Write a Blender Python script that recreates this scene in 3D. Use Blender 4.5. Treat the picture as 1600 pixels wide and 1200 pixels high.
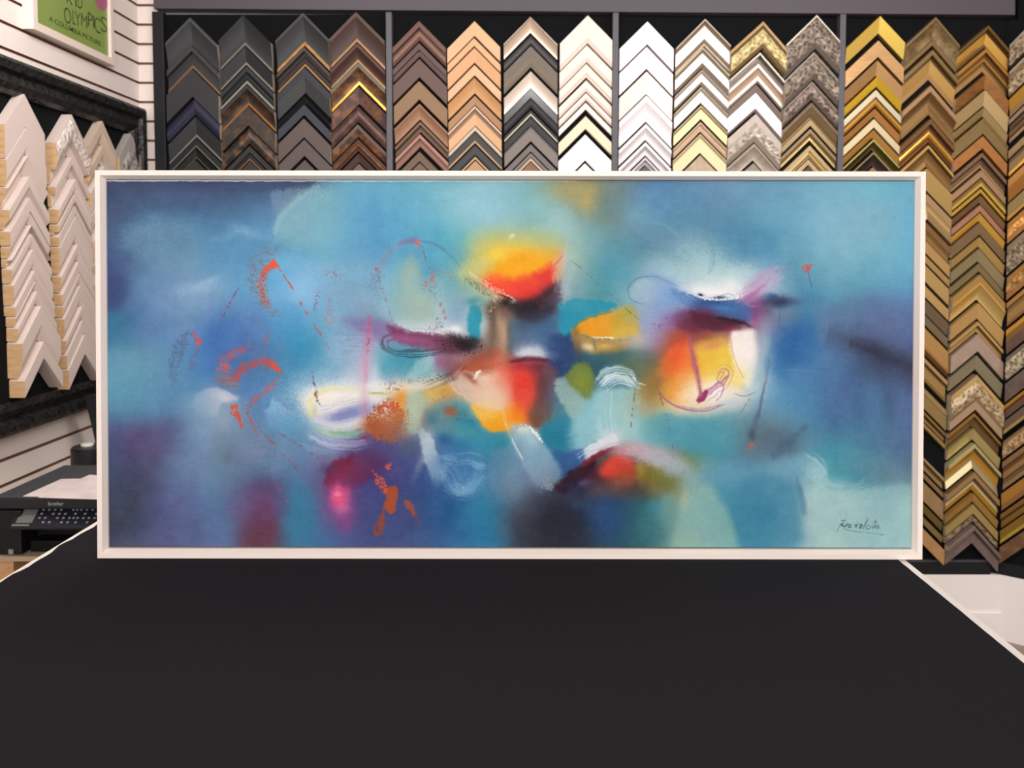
import bpy, bmesh, math, random
import numpy as np
from mathutils import Vector, Matrix

for o in list(bpy.data.objects): bpy.data.objects.remove(o, do_unlink=True)
S = bpy.context.scene
COL = S.collection

# ------------------------------------------------------------------ camera
CAM_H = 1.542; PITCH = math.radians(3.03); FPX = 1380.0; CX, CY = 828.0, 476.0; ROLL = math.radians(0.09)
cam_d = bpy.data.cameras.new('camera'); cam = bpy.data.objects.new('camera', cam_d); COL.objects.link(cam)
cam.location = (0, 0, CAM_H)
cam.rotation_mode = 'XYZ'
RM = Matrix.Rotation(-PITCH, 3, 'X') @ Matrix(((1,0,0),(0,0,-1),(0,1,0))) @ Matrix.Rotation(ROLL, 3, 'Z')
cam.rotation_euler = RM.to_euler('XYZ')
cam_d.sensor_width = 36; cam_d.lens = FPX*36/1600
cam_d.shift_x = -(CX-800)/1600; cam_d.shift_y = -(600-CY)/1600
cam_d.clip_start = .02
cam_d.dof.use_dof = True; cam_d.dof.focus_distance = 1.32; cam_d.dof.aperture_fstop = 9.0
S.camera = cam
# ------------------------------------------------------------------ view, world, lamps
S.view_settings.view_transform = 'Standard'; S.view_settings.look = 'None'
S.view_settings.gamma = 1; S.view_settings.exposure = 0.0; S.view_settings.use_curve_mapping = False
w = bpy.data.worlds.new('world'); S.world = w; w.use_nodes = True
w.node_tree.nodes['Background'].inputs[0].default_value = (1.0, .98, .97, 1); w.node_tree.nodes['Background'].inputs[1].default_value = .62
def area(name, loc, target, power, size, col=(1, .965, .945), sy=None):
    d = bpy.data.lights.new(name, 'AREA'); d.energy = power; d.color = col
    d.shape = 'RECTANGLE'; d.size = size; d.size_y = sy or size
    o = bpy.data.objects.new(name, d); COL.objects.link(o); o.location = loc
    o.rotation_euler = (Vector(target)-Vector(loc)).to_track_quat('-Z', 'Y').to_euler()
    return o
area('ceiling_lamp', (-.9, -2.2, 2.5), (-.2, 1.4, 1.25), 46, .8)
area('ceiling_lamp', (.9, -2.2, 2.5), (.3, 1.4, 1.25), 46, .8)
area('ceiling_lamp', (0, .35, 2.64), (0, 1.4, 1.2), 6, .8)
area('track_lamp', (-.9, 1.75, 2.66), (-.95, 3.5, 1.75), 7, .22)
area('track_lamp', (.05, 1.75, 2.66), (.05, 3.5, 1.8),  9, .22)
area('track_lamp', (.75, 1.75, 2.66), (.8, 3.5, 1.75),  9, .22)
area('track_lamp', (1.5, 1.75, 2.66), (1.6, 3.5, 1.2), 15, .22)
area('track_lamp', (-.65, 1.9, 2.66), (-1.53, 2.7, 1.5), 10, .22)

# ------------------------------------------------------------------ helpers
def ray(px, py):
    return (RM @ Vector(((px-CX)/FPX, -(py-CY)/FPX, -1)))
def hit(px, py, p0, n):
    """the point of a plane in the shop that the photograph shows at px, py"""
    o = Vector((0, 0, CAM_H)); d = ray(px, py); n = Vector(n)
    return o + d*((Vector(p0)-o).dot(n)/d.dot(n))
def atY(px, py, Y): return hit(px, py, (0, Y, 0), (0, 1, 0))
def atX(px, py, X): return hit(px, py, (X, 0, 0), (1, 0, 0))
def atZ(px, py, Z): return hit(px, py, (0, 0, Z), (0, 0, 1))
def lin(h, k=1.0):
    c = [int(h[i:i+2], 16)/255 for i in (0, 2, 4)]
    return [min(.98, (x/12.92 if x <= .04045 else ((x+.055)/1.055)**2.4)*k) for x in c] + [1]
MATS = {}
def mat(h, rough=.5, metal=0.0, kind='plain', h2=None, spec=.5, scale=60, k=1.0, bump=.3):
    key = (h, rough, metal, kind, h2, spec, scale, k, bump)
    if key in MATS: return MATS[key]
    m = bpy.data.materials.new('%s_%s' % (kind, h)); m.use_nodes = True; MATS[key] = m
    nt = m.node_tree; N = nt.nodes; L = nt.links; b = N['Principled BSDF']
    b.inputs['Roughness'].default_value = rough; b.inputs['Metallic'].default_value = metal
    b.inputs['Specular IOR Level'].default_value = spec
    b.inputs['Base Color'].default_value = lin(h, k)
    if kind != 'plain':
        tc = N.new('ShaderNodeTexCoord'); n = N.new('ShaderNodeTexNoise'); n.inputs['Scale'].default_value = scale
        n.inputs['Detail'].default_value = 5; r = N.new('ShaderNodeValToRGB')
        r.color_ramp.elements[0].color = lin(h, k); r.color_ramp.elements[1].color = lin(h2 or h, k)
        r.color_ramp.elements[0].position = .44; r.color_ramp.elements[1].position = .74
        src = tc.outputs['Object']
        if kind in ('wood', 'brushed'):
            mp = N.new('ShaderNodeMapping'); L.new(src, mp.inputs[0]); mp.inputs['Scale'].default_value = (1, 1, 6) if kind == 'wood' else (.4, .4, 3); src = mp.outputs[0]
        L.new(src, n.inputs['Vector']); L.new(n.outputs['Fac'], r.inputs['Fac']); L.new(r.outputs['Color'], b.inputs['Base Color'])
        bp = N.new('ShaderNodeBump'); bp.inputs['Strength'].default_value = bump; bp.inputs['Distance'].default_value = .002
        if kind == 'ornate':
            v = N.new('ShaderNodeTexVoronoi'); v.inputs['Scale'].default_value = scale*1.1; v.feature = 'SMOOTH_F1'
            mx = N.new('ShaderNodeVectorMath'); mx.operation = 'MULTIPLY_ADD'; mx.inputs[1].default_value = (.02, .02, .02)
            L.new(n.outputs['Color'], mx.inputs[0]); L.new(src, mx.inputs[2]); L.new(mx.outputs[0], v.inputs['Vector'])
            L.new(v.outputs['Distance'], bp.inputs['Height']); bp.inputs['Distance'].default_value = .008; bp.inputs['Strength'].default_value = .9
            L.new(v.outputs['Distance'], r.inputs['Fac']); r.color_ramp.elements[0].position = .15; r.color_ramp.elements[1].position = .6
        else:
            L.new(n.outputs['Fac'], bp.inputs['Height'])
        L.new(bp.outputs[0], b.inputs['Normal'])
    return m
def link(name, bm, mats, parent=None, smooth=False):
    me = bpy.data.meshes.new(name); bm.normal_update(); bm.to_mesh(me); bm.free()
    for m in (mats if isinstance(mats, (list, tuple)) else [mats]): me.materials.append(m)
    if smooth: me.shade_smooth()
    o = bpy.data.objects.new(name, me); COL.objects.link(o)
    if parent: o.parent = parent
    return o
def tag(o, label=None, cat=None, group=None, kind=None):
    for k, v in (('label', label), ('category', cat), ('group', group), ('kind', kind)):
        if v: o[k] = v
    return o
def empty(name, loc, label, cat, group=None):
    o = bpy.data.objects.new(name, None); COL.objects.link(o); o.location = loc; o.empty_display_size = .05
    return tag(o, label, cat, group)
def box(bm, x0, x1, y0, y1, z0, z1, mi=0, M=None):
    vs = [bm.verts.new((x, y, z)) for x in (x0, x1) for y in (y0, y1) for z in (z0, z1)]
    if M:
        for v in vs: v.co = M @ v.co
    for f in ((0,1,3,2), (4,6,7,5), (0,4,5,1), (2,3,7,6), (0,2,6,4), (1,5,7,3)):
        fc = bm.faces.new([vs[i] for i in f]); fc.material_index = mi
    return vs
def bbox(name, x0, x1, y0, y1, z0, z1, m, parent=None, bev=0, M=None):
    bm = bmesh.new(); box(bm, x0, x1, y0, y1, z0, z1, 0, M); bmesh.ops.recalc_face_normals(bm, faces=bm.faces)
    if bev: bmesh.ops.bevel(bm, geom=bm.edges[:], offset=bev, segments=2, profile=.6, affect='EDGES')
    return link(name, bm, m, parent)
def place(child, parent):
    """children are built in shop coordinates; keep them there under their thing"""
    child.parent = parent; child.matrix_parent_inverse = Matrix.Translation(-Vector(parent.location)); return child
# ------------------------------------------------------------------ painting data
BASE = [
"3e4864404e6c424e6c42506e42587a48547060a0b8 64aac3 64acc0 78b4c3 87b6be 7dafb4 8c8c6e 738278 5582aa 5582a5 6e96b9 699bb9 6ea5be 73afc3 6eb4c8 69afc8",
"425070 44648c 4a78a0 4c80a8 558cb4 78a5b9 6eafc3 55a0c8 5aaac8 73b9c8 91c3cd 87b4b4 96b9b4 788c7d 6496b4 5591af 5a8caa 5a96b4 6eaac3 7db2c8 78afc3 64afcd",
"425f8a 5a82a0 6491af 5a96be 5896c0 5fa5c3 69afc8 55a0c8 50a0c3 5aaabe b4b978 b9b48c a0b4a0 649ba5 5a8ca0 7396aa 5a91af 5091b4 5fa0b9 73afc3 76b2c3 64afcd",
"404e78 557daa 7396be 699bc3 5aa0cd 7db9e1 7dafd2 78a5c3 78afb9 82b4be a5b4a0 a0968c 8ca5aa 4b96a5 96b4be 96afc8 c8d2d2 a0b4c8 4b8caf 5596b4 5a9bb9 5a96be",
"32739b 557daf 5f8cbe 4878b9 5582be 4696c8 69a5c8 7d8cb4 a5c3c8 c3c8c8 828282 465064 50829b 8c9682 8ca0be 7d5f8c 78465a 966e8c 3c78aa 557da5 556496 505f96",
"5a96b4 649bb9 4b87be 4678b9 4b78aa 3c8cb9 78aac8 b4afc8 3c96aa a0828c c86446 823c46 283c6e 3c645a 5a6e5a e66e32 f5c850 dcd2c8 4682b4 4b73a5 3c4b69 2d3750",
"5a9bb4 558cb4 5f91b4 96aab9 5582b4 5096c3 dcdce1 8c8cbe c88250 b4b496 dcb496 b45032 6ea0a5 96bebe aa965a e6c882 fadcbe 82aabe 4b8cb9 466ea0 5078a0 506496",
"505a8c 5a5078 6478a0 7d91af 6e87a5 6e91b4 8c9bbe 5a5082 6e6e8c 7da0b4 328ca0 8cb4b4 1e82a0 96c8cd 82bebe 4696aa 559baa 5f7382 5a8ca5 4682a5 4b7d9b 506e96",
"465073 505073 5f739b 6e87aa 556991 6478a5 6e5078 503c78 464682 2d5a96 4682aa 6e87a5 50506e 643c46 78503c 8c8c50 5f9baf 5a96af 6ea0b4 46a0b4 5a91a5 698796",
"3e4155 484b6e 586291 5f78a5 6e4b6e 3c7da5 784b82 4b4b87 464b7d 285a91 2d7da5 3c4150 2d2d3a 2d466e 326e78 8cafa0 509baf 4691aa 82aab9 a0c3be 96bebe 96bec3",
"3c4150 505573 5c5c87 5f73a0 644150 3c78a0 4b5f96 4b5082 4b5582 325f96 2d78a0 323c4b 2d323c 2d4150 32646e 8cafa5 5aa0af 4691aa 8cb4b9 9bc3be 96bec3 96bec3"]
BASE = [s.replace(" ","") for s in BASE]
STROKES = [
# upper left sky
('p',[(150,270),(480,270),(500,284),(470,299),(150,299)],'3e4866',.5,3),  # top band: shading of the canvas fold, put into the paint
('b',180,440,26,55,'3e4c7c',.8), ('b',175,370,22,50,'42557f',.55),
('b',190,320,50,22,'44506f',.6), ('b',300,310,90,16,'485a80',.5),
('p',[(158,494),(215,484),(240,520),(200,545),(158,540)],'32789a',.8,6,{'fade':(165,508,44,34)}),
('b',225,372,45,30,'6b93aa',.5), ('b',270,352,38,20,'7199b2',.45), ('b',305,455,32,11,'9dbbd8',.75,-8), ('b',300,476,45,22,'82a8c6',.6),
('b',330,440,16,6,'a0c0d8',.45,-35), ('b',385,360,28,8,'8ab2ce',.5,20), ('b',350,365,20,8,'84aec8',.35,-20), ('b',235,400,40,60,'6c98b6',.3),
('b',300,500,40,14,'648fae',.4), ('b',250,590,60,40,'6699b2',.5), ('b',210,620,60,40,'5b9ab8',.5),
('b',345,540,40,30,'3f74bd',.6), ('b',330,590,40,30,'3c7cc2',.6), ('b',400,500,30,30,'5d86ba',.5),
# wing arc and fin
('p',[(424,302),(445,296),(490,294),(470,312),(450,328),(436,346),(430,325)],'7c9cb8',.55,5,{'fade':(445,305,40,34)}),
('p',[(427,374),(433,352),(445,330),(460,315),(480,301),(512,284),(560,282),(560,380),(500,400),(455,388)],'7fb0c0',.85,3,{'fade':(445,335,75,62)}),
('l',[(429,366),(437,344),(452,324),(472,307),(500,290)],(7,9,10),'9cc2c4',.5,{'f':6}),
('b',470,345,25,30,'7da8b8',.5),('b',505,335,20,40,'76b8c4',.5),('b',495,305,30,16,'8cb8c0',.5),
('b',560,345,40,50,'549dce',.45), ('b',575,395,60,25,'5c9cc8',.5),('b',640,330,60,40,'5aa4c8',.35),
('b',735,320,50,35,'94c6d0',.6),('b',690,370,30,24,'4aaac4',.5),
# bright patches right of first hook
('b',450,425,30,22,'70b6e0',.7), ('b',430,430,18,22,'62b0dc',.7), ('b',470,450,24,20,'94c2ea',.6), ('b',455,510,28,45,'429ccc',.6), ('b',475,545,25,20,'2e96bc',.6),
('b',500,420,30,16,'8abde0',.4),('b',440,480,20,14,'5a9ed0',.5),
('b',565,420,42,22,'88b6d2',.5),('b',545,455,38,24,'7ba6c0',.5),('b',575,480,38,20,'8bb0be',.5),('b',530,500,30,20,'86b4d0',.5),
('b',610,470,22,50,'8fb8c8',.5),
# speckled hooks
('l',[(436,392),(413,398),(399,420),(401,450),(414,476),(432,492)],(10,26,26,26,22,14),'80767e',.62,{'t':.35,'f':10}),
('l',[(432,415),(420,420),(411,432),(409,450),(414,468),(422,482)],(10,12,12,12,12,6),'a87878',.45,{'f':7}), ('l',[(432,415),(420,420),(411,432),(409,450),(414,468),(422,482)],(8,10,11,10,10,5),'c05a42',.9,{'t':.42,'f':6}),
('p',[(427,404),(432,409),(438,417),(430,419),(421,420),(412,426),(409,428),(412,420),(420,414)],'f0593a',.97,1.4),
('l',[(435,417),(455,447),(475,482),(492,508)],(2,3.8,4.2,2.6),'d8583f',.95,{'f':1,'dash':6}),
('l',[(490,506),(502,524),(514,546),(520,556)],(3.4,3),'d84c38',.9,{'dash':3.2,'f':1}),
('l',[(374,448),(362,468),(352,488),(344,508),(334,542)],(2.5,4,3,2.2),'805070',.85,{'dash':2.6,'f':1.4}),
('l',[(366,461),(356,480),(347,497)],(3,4),'b0505c',.5,{'t':.5}),
('l',[(299,517),(288,530),(278,552),(272,580),(272,600)],(8,22,22,18,14),'5d6c8e',.7,{'t':.45,'f':8}),
('l',[(300,516),(306,524),(313,538)],(5,7,9),'b85460',.85,{'t':.5,'f':3}), ('b',311,535,4,5,'dc5a4c',.9,{'w':0}),
('l',[(312,540),(304,560),(298,580)],(8,14,10),'6a6c90',.5,{'t':.5,'f':6}),
('l',[(268,596),(272,612),(282,620)],(2,2),'4f6c80',.5),
('l',[(424,516),(418,528),(412,542)],(4,7),'a0687a',.7,{'t':.5,'f':3}),
('l',[(440,532),(442,552),(444,562)],(2,2),'a05a70',.8,{'dash':3}),
('l',[(432,520),(450,540),(470,560)],(2,2),'5a86b0',.5), 
# red arcs left
('b',400,558,45,14,'5a74a8',.5), ('b',400,600,30,18,'4a80bc',.7,-20),
('l',[(395,539),(374,546),(356,556),(342,572)],(10,16,20,24),'8c5c74',.62,{'t':.3,'f':8}),
('l',[(385,546),(366,552),(352,562),(344,576)],(5,9,12,16),'c4564a',.85,{'t':.4,'f':5}),
('b',352,577,11,9,'e05a3c',.95,{'t':.65,'p':1.6,'w':0}), ('b',345,590,12,10,'b85c5a',.7,{'t':.45,'w':0}),
('p',[(345,596),(362,585),(374,572),(395,563),(418,560),(432,566),(438,583),(426,577),(408,572),(388,578),(374,592),(366,602)],'985c70',.6,5), ('p',[(345,596),(362,585),(374,572),(395,563),(418,560),(432,566),(438,583),(426,577),(408,572),(388,578),(374,592),(366,602)],'b8564c',.9,6,{'t':.5}),
('p',[(384,566),(402,562),(420,561),(432,567),(438,584),(430,578),(414,570),(398,570)],'d05040',.85,3,{'t':.45}),
('p',[(424,563),(432,568),(438,584),(431,578)],'e0523c',.97,1.5),
('p',[(336,590),(352,588),(372,596),(372,612),(350,606),(334,604)],'80808c',.75,5,{'t':-1}),
('p',[(321,606),(336,604),(352,610),(371,620),(371,625),(356,627),(343,632),(338,648),(318,652),(300,636),(308,616)],'c4c2d0',.9,3,{'fade':(345,618,46,34)}),
('b',348,616,18,7,'ddd2d4',.85,15), ('b',320,625,25,18,'a0b4ca',.4), ('b',305,640,30,20,'8ab0c4',.5),
('p',[(364,630),(371,634),(374,648),(379,662),(376,671),(371,662),(365,652),(359,643),(359,636)],'d8583c',.97,1.5,{'t':.7}), ('b',367,640,3,5,'d89080',.5,{'w':0}),
('l',[(440,590),(428,598),(415,611),(398,625),(388,640),(388,655)],(4,10,13,9,7,3),'a0606e',.8,{'t':.5,'f':4}), ('b',421,606,7,6,'cc5c50',.7,{'t':.5,'w':0}), ('b',397,625,4,5,'b05a68',.7,{'w':0}),
('p',[(425,623),(436,629),(452,641),(472,652),(480,680),(440,690),(415,655)],'7ab2da',.75,2.5,{'fade':(432,632,38,34)}),
('b',455,665,30,20,'4fa0cc',.5), ('b',470,610,18,26,'5b9cc8',.5),
('l',[(388,650),(393,661),(399,674)],(2,5,4),'cc544c',.95,{'t':.6}), ('l',[(399,674),(406,691),(413,706),(418,720)],(4,2.5,2,1),'b45c60',.85,{'dash':2}),
('l',[(405,671),(425,692),(445,714),(462,732)],(3,5,5.5,4),'a85c5c',.85,{'dash':5,'f':1.4}), ('l',[(450,718),(470,742),(490,764),(508,786)],(4.5,5,3.5,2),'985c68',.8,{'dash':4}),
('l',[(430,675),(448,684),(468,696),(486,708),(508,728)],(2,4,5,5,2.5),'8c5a6c',.9,{'dash':2.4}),
('l',[(448,632),(448.5,640)],2,'b04470',.9), ('b',425,736,3.5,3.5,'b8627c',.8,{'w':0}), ('b',438,766,2.2,3,'c06080',.8,{'w':0}),('b',446,784,2,2,'d06a8c',.9,{'w':0}),('b',433,757,1.5,1.5,'c06080',.8,{'w':0}),
# lower left clouds
('b',225,685,50,20,'5a4f78',.7), ('b',255,680,22,22,'5c5480',.5), ('b',205,790,26,60,'414858',.75), ('b',235,755,22,28,'4a4c68',.6), ('b',190,850,40,14,'5a5c7c',.5),
('b',172,740,18,60,'44506e',.5), ('b',305,700,32,40,'7290b6',.7), ('b',320,665,30,30,'80a4c4',.5), ('b',355,712,20,34,'6a8494',.65), ('b',362,716,10,8,'5c6880',.5),
('b',265,620,22,40,'547fae',.5), ('b',340,780,20,50,'5286ac',.4), ('b',280,790,28,40,'64699a',.5), ('b',290,830,60,30,'5f6f9c',.4),
('b',402,840,34,34,'6c3e4c',.9,0,{'p':1.3}), ('b',408,800,26,34,'70446a',.75), ('b',400,770,24,16,'62507c',.6), ('b',365,800,24,24,'6a5888',.45),
('b',400,705,26,28,'7e8ab0',.55,{'t':-1}), ('b',430,725,24,20,'6c94b4',.5),
('b',460,800,20,60,'3480a8',.7), ('b',432,790,14,24,'66568a',.5), ('b',480,700,30,24,'5f8cb4',.5,{'t':-1}), ('b',490,740,30,20,'5c6ea4',.5,{'t':-1}),
# big arc with orange dots
('l',[(655,374),(632,377),(612,390),(598,408),(588,426),(583,450)],(9,13,13,15,14,16),'8a94ae',.6,{'t':.35,'f':7}),
('l',[(652,376),(636,377),(620,384)],(9,8,4),'80689a',.6,{'f':5}),
('l',[(655,377),(676,380),(696,392),(710,406),(722,424)],(3,5,4,3.4,2),'5580ae',.75,{'f':2.4}),
('b',653,379,5,6,'e05a44',.85,{'t':.7,'w':0}), ('b',589,420,5,4,'b0586a',.8,{'t':.6,'w':0}), ('b',611,394,4,4,'a86a80',.6,{'t':.5,'w':0}),
('b',588,440,10,22,'7c8aa0',.5,{'t':.35,'w':0}), ('b',520,428,14,6,'a07080',.6,20,{'t':.4,'w':0}), ('b',545,412,40,8,'7e9ab8',.4,-8,{'t':.4}),
('l',[(589,425),(596,448),(604,472),(612,498),(616,506)],(2,2.6,2.4),'a85460',.9,{'dash':2.4}),
('l',[(659,382),(664,400),(671,421)],(2,2.6),'a05468',.9,{'dash':3.5}),
('l',[(501,452),(495,470),(492,486)],(7,8,5),'906878',.6,{'t':.45,'f':4}), ('p',[(517,462),(521,480),(520,506),(506,508),(510,485)],'9a90a0',.8,2,{'t':.45}),
('l',[(540,440),(570,448),(590,450)],2,'7c94a8',.5), ('l',[(583,462),(583,490)],2,'8c9aa8',.5,{'dash':3}),
# sage patches
('b',642,430,17,32,'98b4aa',.85,0,{'p':1.6}), ('b',660,478,24,26,'a6b8aa',.85,0,{'p':1.4}), ('b',635,470,14,28,'98b4ae',.6), ('b',690,470,12,40,'a8c4c8',.5), ('b',610,480,14,40,'92bcc8',.4), ('b',620,420,14,40,'6cbcd0',.4),
('b',676,435,5,9,'d8684e',.9,{'t':.6,'w':0}), ('b',664,444,6,6,'dc705c',.8,{'t':.5,'w':0}), ('b',672,445,14,9,'b07c78',.5,{'t':.3,'w':0}),
('l',[(678,432),(700,428),(716,433),(734,442)],(8,13,12,8),'8c9694',.6,{'t':.35,'f':5}), ('b',680,455,8,10,'909090',.5,{'t':.3,'w':0}),
('b',688,476,2,2.5,'c05058',.9,{'w':0}), ('b',692,486,1.8,3.5,'c05058',.9,{'w':0}), ('b',696,498,2,3,'c45454',.9,{'w':0}),
('b',722,478,18,32,'7aa0c0',.7), ('b',712,500,14,20,'6e96bc',.6), ('b',735,445,16,12,'6caab0',.5),
('b',700,508,30,14,'c4d0d6',.7), ('b',750,500,22,36,'b8c8c4',.7), ('b',652,512,26,10,'d8d4d6',.7,8), ('b',700,518,24,7,'e4dee0',.85), ('b',712,517,9,8,'f8f2f4',.95,0,{'w':0}),
('p',[(736,480),(750,478),(752,505),(748,530),(738,534),(732,524),(732,500)],'1e9ab4',.95,4), ('b',742,470,14,7,'2a90a0',.8),
# plum stroke with black end
('p',[(535,500),(560,495),(588,498),(612,508),(640,519),(672,521),(700,526),(716,533),(704,544),(670,548),(620,545),(596,538),(560,522)],'84689a',.7,9,{'fade':(590,515,90,30)}),
('p',[(606,506),(626,514),(648,520),(676,521),(704,527),(720,536),(706,548),(676,546),(640,540),(615,528)],'7c3456',.9,6),
('b',640,532,26,6,'a8588c',.75,5), ('b',628,522,14,6,'8c3a62',.6,20), ('b',690,545,24,6,'a04a6c',.8,5),
('l',[(614,522),(602,526),(597,535),(604,544),(622,549),(640,548),(655,544)],(2,5,9,8,8,6,3),'4c3a50',.75,{'bristle':1.6,'f':3}), ('l',[(620,527),(604,533),(608,544),(630,553),(660,550),(690,545)],(3,12,14,12,10,4),'54445c',.6,{'bristle':1.4,'f':4,'seed':4}),
('l',[(540,560),(556,542),(574,520)],(6,6),'8890b8',.5,{'bristle':1.5}), ('b',550,545,30,26,'b0c0d8',.5,-30,{'t':-1}), ('b',522,540,16,30,'88b8d8',.4),
('b',724,540,34,13,'3c2c34',.6,8,{'t':.55}), ('b',726,538,18,8,'241c22',.95,0,{'p':1.2}), ('b',702,545,20,8,'2c2028',.75,12), ('b',714,529,14,4,'2c2026',.7,25), ('b',740,530,10,5,'2c2428',.7),('b',718,528,6,6,'ffffff',.4,{'w':0}),
('l',[(706,528),(709,540),(713,548)],(2,2.5,1),'d89078',.9,{'dash':3}), ('b',685,504,6,10,'8c6484',.7,{'t':.4,'w':0}), ('b',681,512,10,6,'7c5478',.5,{'t':.4,'w':0}),
('b',577,515,4,20,'c05c84',.8,{'t':.6,'w':0}), ('b',573,545,7,40,'c07a9c',.6), ('b',575,540,3,30,'c04c70',.7,{'t':.5,'w':0}),
('b',630,562,32,16,'2e94b0',.85), ('b',610,575,24,20,'3496b0',.8), ('b',600,558,18,14,'62b0c0',.5), ('b',670,570,16,22,'a0c4c4',.7,30), ('b',684,562,10,14,'b05c8c',.75), ('b',645,585,24,16,'88b8bc',.5),
# brown pillar
('p',[(764,478),(782,470),(800,478),(806,500),(802,540),(790,570),(768,570),(752,545),(758,505)],'8c6c58',.9,9), ('b',786,520,8,34,'d0a888',.7), ('b',800,540,7,30,'5a5c64',.6), ('b',768,500,8,24,'6c5c54',.7), ('b',776,490,16,10,'5a4a44',.7), ('b',762,540,10,20,'a08878',.4),
('p',[(804,500),(840,505),(872,500),(876,530),(862,560),(825,562),(806,556)],'52708e',.8,8), ('b',812,520,10,24,'5e6e78',.5), ('b',835,520,24,18,'4c688c',.6), ('b',860,510,14,30,'3c6694',.6), ('b',836,550,22,10,'c8ccd4',.8), ('b',824,553,16,5,'e0d8dc',.8),
# flower 1 : yellow crown
('b',803,412,72,42,'b0bf80',.6), ('b',798,414,56,38,'d8c266',.6), ('b',830,380,50,20,'b8c070',.5), ('b',760,430,34,12,'d4b85c',.6,20), ('b',800,368,2.5,4,'f4ead0',.9,{'w':0}),
('b',805,412,52,30,'f4c444',.85,0,{'t':0}), ('p',[(760,434),(768,414),(790,402),(820,396),(850,399),(866,408),(862,426),(845,446),(800,450)],'fda81c',.95,15),
('b',812,405,24,8,'f89a10',.6), ('b',775,400,18,8,'fbd040',.6,-30), ('b',862,400,12,10,'e0a840',.6),
('p',[(752,440),(770,432),(800,434),(830,428),(852,418),(864,410),(867,428),(862,450),(850,466),(820,478),(792,466),(772,454)],'f03c34',.97,7), ('b',830,470,34,12,'a02a2c',.8,-20), ('b',850,452,12,18,'c03036',.6), ('b',790,448,20,7,'ff5038',.7,20),('b',775,438,12,6,'ff6e30',.7),
('p',[(790,465),(815,470),(840,458),(866,440),(874,455),(872,478),(855,498),(830,505),(808,495)],'3a2a30',.92,8), ('b',828,482,28,14,'241c24',.85), ('b',868,462,6,20,'6a4c70',.6), ('b',858,470,8,10,'4a3a48',.5),
('p',[(872,392),(880,398),(880,418),(872,436),(862,440),(866,424),(860,418)],'ec9a80',.8,3,{'t':-2}), ('b',878,408,5,22,'d8b8ac',.7,15), ('l',[(880,398),(866,414),(858,422)],(3,4),'e06c50',.8),
('b',888,420,10,40,'9cc0c4',.6), ('b',882,450,8,26,'a8bcc4',.6), ('b',890,360,18,40,'98c0c8',.5,-20), ('b',868,440,4,18,'c8b4b4',.5,10,{'t':-2}),
('l',[(730,424),(748,436),(768,447),(786,457),(800,466)],(4,8,8,7,3),'f0d0a8',.9,{'t':.65,'f':3}), ('l',[(722,432),(745,446),(768,460),(780,468)],(5,9,12,6),'7c7050',.6,{'t':.45,'f':4}),
('l',[(766,462),(780,470),(770,480),(764,488)],(12,14,12,7),'f0c8a0',.75,{'t':.4,'f':5}), ('l',[(776,458),(792,464),(806,472)],(3,5,4),'1c1418',.9,{'t':.5}), ('b',790,473,14,6,'201a1c',.9), ('b',802,470,5,2.5,'e8e0d8',.7,25,{'w':0}),
# warm cloud top centre
('b',905,292,40,16,'b0a468',.6), ('b',918,312,20,22,'b09c5c',.7), ('b',890,285,30,12,'a49c68',.6), ('b',948,318,14,22,'647e80',.6), ('b',905,330,14,22,'7c9890',.4), ('b',930,280,40,10,'8c8a6c',.5), ('b',960,290,16,18,'6c8088',.4),
('b',845,320,26,36,'8cc0c0',.5), ('b',1020,320,50,30,'5b8fb4',.5), ('b',1060,345,40,20,'5288a8',.5), ('b',990,335,18,20,'6ca8b8',.5), ('b',1030,370,40,24,'6088a0',.5), ('b',960,400,40,30,'5096a8',.5), ('b',965,425,26,18,'3e98b0',.6), ('b',1090,300,30,14,'6898b8',.4),
('b',930,370,22,30,'74a8b8',.5), ('b',905,455,24,24,'7aa0a4',.5), ('b',935,450,14,24,'5c9c9c',.5), ('l',[(1020,348),(1040,352),(1058,368)],(5,5),'84b4bc',.35,{'f':5}),
('l',[(891,406),(915,425),(940,448),(966,470),(992,494)],(1.6,1.6,1.6),'4c6c78',.75,{'dash':3}),
('b',1085,395,34,30,'92bcc0',.6), ('b',1050,420,50,22,'9cc4cc',.6), ('b',1100,420,40,30,'b8d4d4',.6),
('p',[(873,476),(886,470),(910,466),(950,470),(962,480),(940,490),(912,500),(898,510),(892,524),(878,522),(873,508)],'1c96b4',.93,3), ('b',900,475,30,10,'3a9aaa',.6), ('b',885,500,10,16,'18a0c0',.6),
# blue depth centre
('p',[(858,530),(876,524),(896,526),(900,560),(896,590),(866,592),(852,570)],'243e74',.92,7), ('b',860,545,12,22,'2c4c88',.6), ('b',905,570,18,20,'33506c',.7),
('b',960,562,40,18,'3c6466',.85), ('b',930,560,20,14,'2e5a70',.7), ('b',1000,575,30,20,'52685e',.7), ('b',940,575,24,10,'2a5568',.6),
# second flower
('p',[(894,520),(904,504),(924,495),(952,487),(975,477),(992,482),(998,500),(992,522),(965,530),(930,526)],'c8a848',.9,6),
('p',[(895,520),(906,505),(930,494),(955,489),(960,508),(958,527),(930,525),(905,522)],'f29a1e',.93,7), ('b',960,505,14,16,'e0a030',.7), ('b',978,492,16,10,'b4a84c',.8,-30), ('b',975,515,16,10,'d8b040',.7), ('b',968,500,5,12,'d0a030',.5),
('l',[(894,515),(908,501),(935,491),(958,486)],(3,3),'7a7040',.6), ('b',902,520,6,8,'7c5830',.7),
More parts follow.
